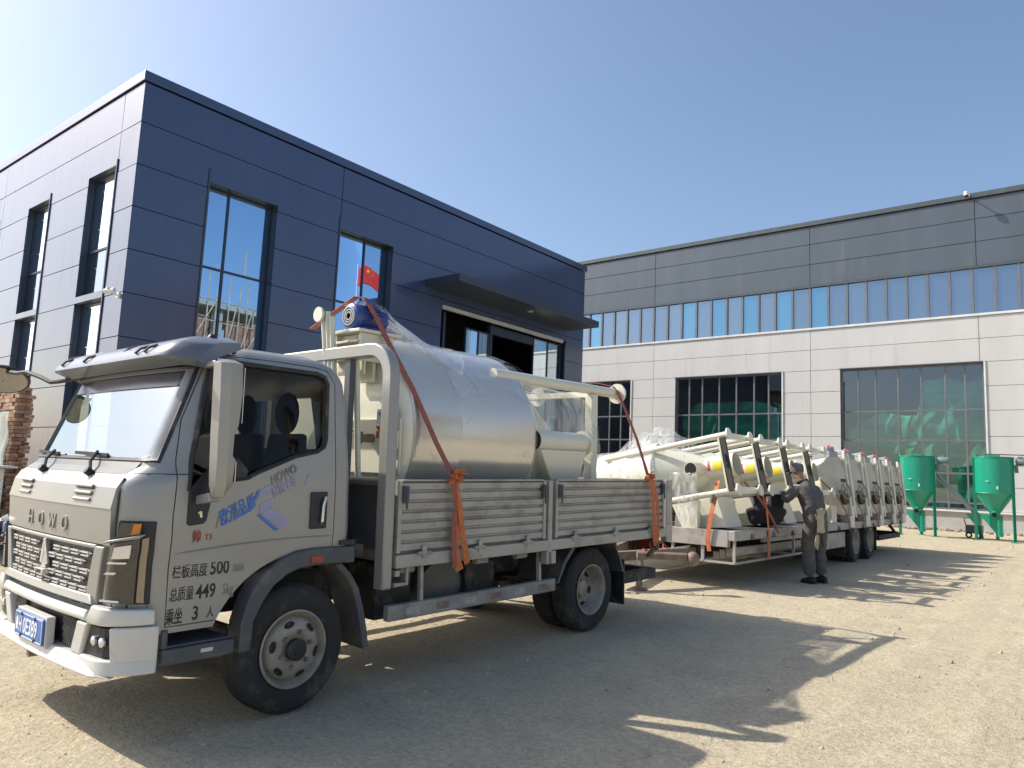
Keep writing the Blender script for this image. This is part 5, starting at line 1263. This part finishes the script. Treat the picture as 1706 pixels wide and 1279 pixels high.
for i, yc in enumerate((10.30,11.58,12.80,14.04)):
    o = proto if i == 0 else copy_tree(proto)
    o.location = (-4.02-.012*i, yc, 1.895); o.rotation_euler = (0, TILT, R(random.uniform(-.6,.6))); tag(o, labA[i], 'mixer', GA)

m_grey = M('grey_box', (.30,.31,.33), .45, var=.1)
m_pink = M('pink_tag', (.85,.07,.17), .6)
m_lid = M('lid_cream_shaded', (.52,.49,.37), .42, var=.12, vs=3, coat=.2, c2=(.36,.32,.24), amt=.2)  # darker, yellower cream: the shade on the lids put into the colour
def lid_mixer():
    T = empty('lidded_mixer')
    s = MB(); s.lathe([(.56,-.03),(.56,-.30),(.54,-.34),(.54,-1.3),(.30,-1.95),(.28,-2.0)], (0,0,0), (1,0,0), 40, True); s.build('body', m_cream, T, smooth=True, ang=25)
    s = MB(); s.lathe([(.58,-.03),(.59,-.01),(.58,.01),(.50,.02),(.30,.05),(.10,.06),(.002,.06)], (0,0,0), (1,0,0), 40); ld = s.build('lid', m_lid, T, smooth=True, ang=40)
    s = MB(); s.bar((.05,.22,-.60),(.05,.30,.66),.045,.05); s.build('lid_bar', m_cream, ld, bevel=.006); s = MB(); s.box(.02,.07,.02,.20,.05,.11); s.build('hinge', m_brace, ld, bevel=.006)
    s = MB(); s.torus((.19,-.08,-.14),(1,0,0),.15,.014,28,8)
    for q in (0,1.05,2.1): s.bar((.19,-.08-.15*math.cos(q),-.14-.15*math.sin(q)),(.19,-.08+.15*math.cos(q),-.14+.15*math.sin(q)),.018,.014)
    s.cyl((.06,-.08,-.14),(.20,-.08,-.14),.03,n=10); s.build('hand_wheel', m_rim, ld, smooth=True)
    s = MB(); s.cyl((.05,.02,-.28),(.11,.02,-.28),.11,n=20); s.build('inspection_cap', m_brace, ld)
    s = MB(); s.box(-.34,.02,-.15,.15,.54,.66); s.box(-.30,-.02,-.12,.12,.66,.76); mb_ = s.build('drive_box', m_grey, T, bevel=.02)
    s = MB(); s.box(-.10,-.06,-.03,.03,.761,.785); s.bar((-.05,-.05,.76),(.02,-.07,.72),.04,.01); s.build('pink_tag', m_pink, mb_)
    for y in (-.34,.30):
        s = MB(); s.hexa([V(q) for q in ((-.16,y-.07,-.82),(.0,y-.07,-.82),(.0,y+.07,-.82),(-.16,y+.07,-.82),(-.2,y-.10,-.40),(.05,y-.10,-.40),(.05,y+.10,-.40),(-.2,y+.10,-.40))]); s.build('support', m_cream, T, bevel=.006)
    s = MB(); s.bar((.08,.36,.62),(.0,.44,-.62),.045,.05); s.build('leg', m_cream, T)
    s = MB(); s.torus((-.32,0,0),(1,0,0),.565,.012,40,6); s.build('band', m_cream, T, smooth=True)
    return T
labB = ['lidded cream mixer nearest the worker in the row of hand-wheel lids','second lidded cream mixer, counting from the worker in the row of hand-wheel lids','middle lidded cream mixer of the five with hand wheels','lidded cream mixer second from the trailer tail','lidded cream mixer at the tail end of the trailer, in front of a green tank']
pb = lid_mixer()
for i, yc in enumerate((15.33,16.55,17.80,18.95,20.02)):
    o = pb if i == 0 else copy_tree(pb)
    o.location = (-4.14, yc, 1.66); o.rotation_euler = (R(random.uniform(-3,3)), R(-9), R(-15)); tag(o, labB[i], 'mixer', 'cream mixers lying with their lids and hand wheels outward')
    if i == 2:
        pass

def fw(u, v):
    an = R(-40+230*v); x = -1.15-1.25*u; r = .545+.03*mnoise.noise((u*5,v*9,2))
    return V((x, -r*math.cos(an), r*math.sin(an)))
mw = Matrix.Translation((-4.02,10.30,1.895)) @ Matrix.Rotation(TILT,4,'Y')
film_thing(fw, 20, 36, 'shiny clear film round the body of the mixer nearest the lorry', Film('film_mixer', .84, (.8,.81,.8), .1, 7), mw)
def fw2(u, v):
    n_ = mnoise.noise((u*6,v*6,4)); return V((-6.0+1.15*u+.05*n_, 10.1+.75*v, 1.98+.42*math.sin(math.pi*u)**.6*math.sin(math.pi*v)**.6+.10*n_))
film_thing(fw2, 22, 18, 'crumpled bundle of clear film on top of the mixers behind the lorry', Film('film_bundle', .88, (.7,.74,.78), .08, 9))
def fw3(u, v):
    n_ = mnoise.noise((u*5,v*7,8)); return V((-4.62+.10*n_-.12*v, 9.80-.03*n_, .97+.75*v))+V((.22*(u-.5)*(1+v),0,0))
film_thing(fw3, 14, 18, 'loose tail of clear film hanging at the front corner of the trailer', Film('film_tail', .84, (.75,.77,.76), .1, 8))
def fw4(u, v):
    an = R(-10+200*v); x = -.62-.9*u; r = .575+.03*mnoise.noise((u*5,v*9,5)); return V((x, -r*math.cos(an), r*math.sin(an)))
film_thing(fw4, 14, 24, 'clear film round the lidded mixer beside the worker', Film('film_mixer_lid', .75, (.88,.9,.9), .12, 7), Matrix.Translation((-4.14,15.33,1.66)) @ Matrix.Rotation(R(-9),4,'Y'))
# green cap lying on the load
s = MB(); s.lathe([(.16,0),(.15,.10),(.10,.16),(.003,.17)], (-4.6,14.75,2.16), (0,-.2,1), 20, True); o = s.build('green_hood', M('hood_green', (.02,.42,.25), .4), smooth=True); tag(o, 'small green hood resting on the mixers above the worker', 'hood')

# dark bundle on deck beside the worker
s = MB(); s.sphere((0,.0,.18),.36,20,14,.75,1.3,.58)
for v in s.bm.verts: v.co += V((.05,.05,.04))*mnoise.noise(v.co*5)
s.sphere((-.02,.05,.36),.31,18,12,.82,1.05,.95)
for v in s.bm.verts: v.co += V((.07,.07,.06))*(mnoise.noise(v.co*4)+.6*mnoise.noise(v.co*9))
o = s.build('sack', M('black_cloth', (.018,.018,.022), .9, var=.4, vs=8, bump=.4, bs=18), smooth=True, ang=180); o.location = (-4.28, 11.75, .96); tag(o, 'black cloth sack lying on the trailer deck left of the worker', 'sack')

# trailer straps
def ratchet(x, y, z):
    def f(q): q.box(x+.01,x+.05,y-.05,y+.05,z-.05,z+.07); q.cyl((x+.03,y-.06,z),(x+.03,y+.06,z),.02,n=8); q.bar((x+.05,y-.03,z+.05),(x+.07,y-.03,z-.08),.015,.01)
    return (f, 'ratchet', m_rust, .004)
strap([(-4.30,10.02,1.62),(-4.28,9.92,1.53),(-4.27,9.86,1.40),(-4.30,9.82,1.2),(-4.34,9.815,.98),(-4.36,9.82,.80),(-4.34,9.84,.66)], .06, 'bright orange strap with a ratchet at the front edge of the trailer', m_strap, (1,0,0), (ratchet(-4.31,9.80,1.36),))
strap([(-4.12,11.05,1.62),(-4.05,11.02,1.50),(-3.98,11.04,1.25),(-3.96,11.06,.97),(-3.955,11.06,.80),(-3.96,11.05,.52)], .055, 'orange strap hanging straight down the trailer side left of the worker', m_strap, (0,1,0), (ratchet(-3.99,11.05,1.36),))
strap([(-4.20,10.72,1.62),(-4.05,10.82,1.45),(-3.97,11.12,1.18),(-3.955,11.4,.955),(-3.95,11.45,.88)], .05, 'orange strap slanting across the trailer edge left of the worker', m_strap2, (0,1,.4))
for i, (ya, yb, la) in enumerate(((14.85,15.42,'brownish strap slanting to the deck edge right of the worker'),(16.02,16.55,'brownish strap slanting down between the first two lidded mixers'),(17.2,17.7,'brownish strap slanting down beside the middle lidded mixer'),(18.35,18.85,'brownish strap slanting down before the second mixer from the tail'),(19.45,19.9,'brownish strap slanting to the deck edge at the trailer tail'))):
    strap([(-4.3,ya-.12,1.75),(-4.02,ya,1.45),(-3.96,(ya+yb)/2,1.18),(-3.955,yb,.955),(-3.955,yb+.02,.80)], .05, la, m_rust if i % 2 else m_strap2, (0,1,.35))

# ------------------------------------------------------------------ the worker
def skin(name, J, E_, mt, parent=None, levels=2, smooth_=True):
    me = bpy.data.meshes.new(name); ks = list(J)
    me.from_pydata([J[k][0] for k in ks], [(ks.index(a), ks.index(b)) for a, b in E_], []); me.update()
    o = bpy.data.objects.new(name, me); col.objects.link(o)
    m = o.modifiers.new('skin','SKIN'); m.use_smooth_shade = True; m.branch_smoothing = .6
    for i, k in enumerate(ks):
        r = J[k][1]; r = r if isinstance(r, tuple) else (r, r)
        me.skin_vertices[0].data[i].radius = r
    me.skin_vertices[0].data[0].use_root = True
    s = o.modifiers.new('sub','SUBSURF'); s.levels = levels; s.render_levels = levels
    bake(o)
    if mt: o.data.materials.append(mt)
    if parent: o.parent = parent
    sm(o, 180)
    return o
def chain(*k): return list(zip(k, k[1:]))

def worker():
    f = V((-.89,.46,0)).normalized(); l = V((-f.y,f.x,0))
    base = V((-3.50, 11.78, gz(11.8)))
    m = Matrix(((f.x,l.x,0,base.x),(f.y,l.y,0,base.y),(0,0,1,base.z),(0,0,0,1)))
    m_skin = M('skin_tan', (.36,.20,.13), .55, var=.08)
    m_cov = M('coverall_grey', (.10,.09,.088), .85, var=.16, vs=9, bump=.45, bs=11, c2=(.15,.14,.13), amt=.15, ds=6)
    m_glv = M('work_glove', (.46,.39,.27), .9, var=.15, vs=14, bump=.3, bs=30)
    m_cap = M('cap_grey', (.13,.115,.115), .85, var=.35, vs=30, bump=.2, bs=60)
    J = {'pel':((.0,0,.95),.10),'sp':((.02,0,1.12),.10),'ch':((.14,0,1.31),.11),'nk':((.25,.0,1.48),.055),'nk2':((.305,.01,1.55),.052),'hd':((.345,.02,1.62),(.078,.088)),'hd2':((.365,.022,1.705),(.074,.086)),
         'ls':((.19,.19,1.41),.055),'le':((.29,.31,1.20),.042),'lw':((.46,.22,1.33),.03),'lp':((.535,.19,1.355),(.036,.02)),
         'rs':((.20,-.19,1.41),.055),'re':((.35,-.28,1.20),.042),'rw':((.52,-.16,1.31),.03),'rp':((.595,-.13,1.335),(.036,.02)),
         'lh':((0,.085,.90),.085),'lk':((.06,.13,.50),.055),'la':((-.02,.14,.09),.04),
         'rh':((0,-.10,.90),.085),'rk':((.07,-.12,.50),.055),'ra':((.03,-.13,.09),.04)}
    E_ = chain('pel','sp','ch','nk','nk2','hd','hd2')+chain('ch','ls','le','lw','lp')+chain('ch','rs','re','rw','rp')+chain('pel','lh','lk','la')+chain('pel','rh','rk','ra')
    for s_, p in (('l',V((.535,.19,1.355))),('r',V((.595,-.13,1.335)))):
        for i, (dy, L_) in enumerate(((-.03,.036),(-.010,.042),(.011,.040),(.031,.032))):
            a = p+V((.040,dy,.004)); b = a+V((L_,dy*.1,-.012)); c = b+V((.012,0,-.030))
            for q, pt, r_ in (('a',a,.0095),('b',b,.009),('c',c,.0075)): J[f'{s_}f{i}{q}'] = (tuple(pt), r_)
            E_ += chain(s_+'p', f'{s_}f{i}a', f'{s_}f{i}b', f'{s_}f{i}c')
        sg = -1 if s_ == 'l' else 1
        a = p+V((.0,sg*.036,-.008)); b = a+V((.034,sg*.014,-.016)); c = b+V((.020,-sg*.004,-.014))
        for q, pt, r_ in (('a',a,.011),('b',b,.0095),('c',c,.008)): J[f'{s_}t{q}'] = (tuple(pt), r_)
        E_ += chain(s_+'p', f'{s_}ta', f'{s_}tb', f'{s_}tc')
    P = skin('person', J, E_, m_skin, None, 2); P.matrix_world = m
    # shape the face: nose, brow, chin, on the same mesh
    for v in P.data.vertices:
        d = v.co-V((.355,.02,1.66))
        if d.length < .16 and v.co.z > 1.57:
            if d.x > .05:
                v.co.x += .022*math.exp(-(d.y/.016)**2-((d.z+.012)/.022)**2) + .010*math.exp(-(d.y/.035)**2-((d.z+.075)/.025)**2) - .008*math.exp(-((abs(d.y)-.03)/.014)**2-((d.z-.012)/.012)**2)
            v.co.x -= .012 if d.x < -.06 else 0
    tag(P, 'worker in a dark grey coverall and cap leaning at the trailer edge, seen from behind', 'person')
    ear = MB(); 
    for sg in (1,-1): ear.sphere((.35,.02+sg*.082,1.655), .03, 10, 8, .6, .35, 1)
    ear.build('ear', m_skin, P, smooth=True)
    # coverall
    C = {'pel':((-.005,0,.96),(.16,.18)),'sp':((.035,0,1.13),(.155,.18)),'ch':((.13,0,1.31),(.15,.195)),'up':((.19,0,1.43),(.11,.13)),'nk':((.255,.005,1.50),.072),
         'ls':((.19,.195,1.40),.092),'lm':((.245,.275,1.29),.082),'le':((.295,.315,1.20),.076),'lf':((.385,.26,1.27),.064),'lw':((.45,.222,1.328),.046),
         'rs':((.20,-.195,1.40),.092),'rm':((.28,-.26,1.28),.082),'re':((.355,-.285,1.20),.076),'rf':((.45,-.22,1.26),.062),'rw':((.51,-.165,1.308),.046),
         'lh':((.0,.10,.86),.135),'lt':((.03,.11,.68),.122),'lk':((.05,.12,.49),.105),'lc':((.015,.13,.28),.10),'la':((-.015,.14,.10),.095),
         'rh':((.0,-.10,.86),.135),'rt':((.04,-.105,.68),.122),'rk':((.065,-.11,.49),.105),'rc':((.05,-.118,.28),.10),'ra':((.03,-.13,.10),.095)}
    CE = chain('pel','sp','ch','up','nk')+chain('ch','ls','lm','le','lf','lw')+chain('ch','rs','rm','re','rf','rw')+chain('pel','lh','lt','lk','lc','la')+chain('pel','rh','rt','rk','rc','ra')
    c = skin('coverall', C, CE, m_cov, P, 3)
    for v in c.data.vertices:
        k = v.co; n_ = v.normal
        am = .012+.010*math.exp(-((k.z-.96)/.10)**2)+.008*math.exp(-((k.z-.5)/.08)**2)+.012*math.exp(-((k.z-.15)/.08)**2)
        v.co += n_*am*(mnoise.noise((k.x*6,k.y*6,k.z*17))+.5*mnoise.noise((k.x*14,k.y*14,k.z*24)))
    s = MB(); s.tube([(.262+.070*math.cos(a), .005+.075*math.sin(a), 1.505-.03*math.cos(a)) for a in [2*math.pi*i/20 for i in range(20)]], .02, 8, True); s.build('collar', m_cov, c, smooth=True)
    s = MB(); s.box(-.19,-.172,.02,.15,.78,.95); s.build('pocket', m_cov, c, bevel=.006)
    # cap
    s = MB(); o_ = V((.355,.02,1.685)); s.rings([[o_+V((.104*math.cos(q)*k, .095*math.sin(q)*k, z)) for q in [2*math.pi*i/24 for i in range(24)]] for k, z in ((1.0,-.035),(1.03,0),(1.0,.05),(.86,.085),(.5,.105),(.05,.112))]); cp = s.build('cap', m_cap, P, smooth=True, ang=60)
    s = MB(); s.grid(lambda u,v: o_+V((.085+.09*v*(1-.35*(2*u-1)**2), (2*u-1)*.085, -.022-.025*v-.022*(2*u-1)**2)), 12, 6); b = s.build('brim', m_cap, cp, smooth=True, ang=180); sl = b.modifiers.new('t','SOLIDIFY'); sl.thickness = .006
    # shoes
    for y, x in ((.14,-.02),(-.13,.03)):
        s = MB(); rg = []
        for t, w_, h_ in ((-.09,.030,.085),(-.06,.042,.10),(0,.045,.105),(.07,.048,.075),(.13,.046,.058),(.165,.03,.04)):
            rg.append([V((x+t, y+w_*math.cos(q), .012+max(0,h_*(.5+.5*math.sin(q))))) for q in [2*math.pi*i/14 for i in range(14)]])
        s.rings(rg); so = s.build('shoe', M('shoe_black', (.02,.02,.02), .6) if y > 0 else bpy.data.materials['shoe_black'], P, smooth=True)
        s = MB(); s.box(x-.095,x+.165,y-.046,y+.046,0,.02); s.build('sole', m_blk, so, bevel=.01)
    # glove hanging out of the back pocket: cuff and fingers
    s = MB(); rg = []
    for z, w_, t in ((.76,.066,.03),(.80,.070,.034),(.86,.060,.03),(.93,.062,.03),(1.0,.055,.026),(1.03,.045,.02)):
        rg.append([V((-.205+t*math.cos(q)*.8-.008,   .13+w_*1.1*math.sin(q), z)) for q in [2*math.pi*i/16 for i in range(16)]])
    s.rings(rg)
    for k, (dy, L_, tl) in enumerate(((-.04,.075,-.02),(-.012,.09,-.005),(.016,.08,.015),(.042,.065,.03))):
        s.tube([V((-.21,.13+dy*1.1,1.02)),V((-.222,.13+dy*1.1+tl*.5,1.02+L_*.7)),V((-.216,.13+dy*1.1+tl,1.02+L_*1.2))], [.019,.018,.013], 8)
    s.tube([V((-.21,.19,.95)),V((-.22,.225,.985)),V((-.215,.24,1.03))], [.017,.015,.011], 8)
    s.build('glove', m_glv, P, smooth=True)
    s = MB(); s.box(-.215,-.175,.03,.17,.735,.765); s.bar((-.19,.10,.74),(-.165,.03,.56),.022,.012); s.bar((-.19,.12,.74),(-.165,.09,.54),.028,.008); s.build('tool_loop', m_blk, P)
    s = MB(); s.hexa([V(q) for q in ((-.15,.12,.50),(-.14,.18,.56),(-.125,.18,.56),(-.135,.12,.50),(-.19,.08,.74),(-.19,.18,.74),(-.17,.18,.74),(-.17,.08,.74))]); s.build('rag', m_glv, P, bevel=.004)
    return P
worker()

# ------------------------------------------------------------------ green tanks by the workshop
m_grn = M('mixer_green', (.008,.30,.185), .38, var=.05, vs=2, coat=.4, c2=(.06,.26,.17), amt=.15)
m_gmot = M('motor_green', (.16,.24,.22), .5, var=.1)
def green_mixer(x, y, label, lever):
    g0 = gz(y); T = empty('green_tank', (x, y, g0)); tag(T, label, 'tank', 'green conical tanks by the workshop')
    s = MB(); s.lathe([(.555,2.62),(.555,1.48),(.14,.86),(.13,.80)], (0,0,0), (0,0,1), 48); b = s.build('body', m_grn, T, smooth=True, ang=30)
    s = MB(); s.cyl((0,0,2.62),(0,0,2.635),.575,n=48); s.box(-.18,.18,-.2,.2,2.636,2.70); s.cyl((-.45,-.2,2.636),(-.45,-.2,2.69),.06,n=12); s.build('lid', m_grn, b, bevel=.006)
    for zb in (1.49,2.60):
        s = MB(); s.torus((0,0,zb),(0,0,1),.556,.014,48,6); s.build('band', m_grn, b, smooth=True)
    for a in (R(205),R(335),R(90)):
        p = V((.56*math.cos(a),.56*math.sin(a),0)); s = MB()
        q = V((math.cos(a),math.sin(a),0)); t_ = V((-q.y,q.x,0))
        s.bar(p+t_*.045+V((0,0,.03)), p+t_*.045+V((0,0,2.6 if a != R(90) else 1.6)), .012, .09, q); s.bar(p+V((0,0,.03)), p+V((0,0,2.6 if a != R(90) else 1.6)), .085, .012, q); lg = s.build('leg', m_grn, T)
        s = MB(); s.box(p.x-.09,p.x+.09,p.y-.09,p.y+.09,0,.03); s.build('foot_plate', m_grn, lg)
    s = MB(); s.cyl((.02,-.06,.92),(.02,-.36,.82),.09,n=18); o = s.build('outlet', m_grn, T, smooth=True)
    s = MB(); s.cyl((.02,-.361,.8197),(.02,-.364,.8187),.075,n=18); s.build('mouth', m_hole, o)
    s = MB(); s.prism([(-.42,.82),(.20,.82),(.20,.22),(.02,.22)],'y',-.03,.10) ; s.cyl((.10,.05,.14),(.10,.05,.80),.10,n=18); s.build('screw_housing', m_grn, T, bevel=.006)
    s = MB(); s.box(.55,.86,-.12,.12,2.36,2.40); s.lathe([(.02,.60),(.10,.60),(.115,.64),(.115,.92),(.10,.95),(.02,.97)], (0,-.02,2.50), (1,0,0), 20); s.box(.66,.80,-.06,.06,2.6,2.66); s.bar((.60,.0,2.36),(.62,0,2.15),.10,.10); s.build('motor', m_gmot, T, smooth=True, ang=35)
    for zz, w_ in ((1.86,.09),(1.66,.035)):
        s = MB(); an = R(258 if w_ > .05 else 285); s.bar((.562*math.cos(an)-w_/2,.562*math.sin(an)-.02,zz),(.562*math.cos(an)+w_/2,.562*math.sin(an)-.02,zz),.02,.10 if w_ < .05 else .02); s.build('handle', m_paper, T, bevel=.004)
    if lever:
        s = MB(); s.bar((-.2,-.1,2.72),(.95,-.15,2.70),.03,.03); s.build('lever', m_blk, T)
    return T
green_mixer(-5.08, 28.2, 'green conical tank standing just behind the tail of the trailer', False)
green_mixer(-2.91, 28.2, 'green conical tank standing alone at the right edge of the yard', True)
def auger():
    A = empty('screw_conveyor', (-3.45, 28.75, gz(28))); tag(A, 'grey steel screw conveyor tube leaning between the two green tanks', 'conveyor')
    s = MB(); s.cyl((0,0,.78),(-1.22,.1,2.10),.075,n=20); s.build('tube', M('auger_steel', (.36,.37,.37), .4, metal=.5), A, smooth=True)
    s = MB(); s.bar((.02,0,.70),(-1.22,.1,2.02),.05,.02); s.build('rail', m_yel, A)
    s = MB(); s.hexa([V(q) for q in ((-.06,-.2,.45),(.1,-.2,.45),(.1,.2,.45),(-.06,.2,.45),(-.30,-.25,.80),(.12,-.25,.80),(.12,.25,.80),(-.30,.25,.80))]); s.build('feed_hopper', m_grn, A, bevel=.01)
    for sx in (.05,-.02):
        s = MB(); s.bar((sx,.15,.5),(sx+.05,.25,0),.04,.04); s.build('leg', m_grn, A)
auger()
def odds():
    s = MB(); rr = random.Random(12)
    for k in range(60):
        x = rr.uniform(-7,-1.6); y = 33.2+rr.uniform(-.5,.5); r = rr.uniform(.04,.13)
        s.sphere((x,y,gz(33)+r*.3), r, 7, 5, rr.uniform(.7,1.4), 1, rr.uniform(.5,.9))
    o = s.build('rubble', M('rubble_mix', (.26,.23,.19), .9, var=.4, vs=3)); tag(o, 'strip of broken rubble and earth along the workshop plinth', 'rubble', kind='stuff')
    C = empty('hand_cart', (-3.62, 29.2, gz(29))); tag(C, 'small dark hand cart parked behind the leg of the right green tank', 'cart')
    s = MB(); s.box(-.22,.25,-.2,.2,.16,.42); s.build('tray', m_gplast, C, bevel=.01)
    s = MB(); s.tube([(-.2,.0,.3),(-.28,0,.62),(-.10,0,.66)],.018,6); s.build('handle', m_gplast, C)
    for x in (-.12,.16):
        s = MB(); s.torus((x,-.22,.10),(0,1,0),.075,.028,18,8); s.build('wheel', m_rub, C, smooth=True)
odds()
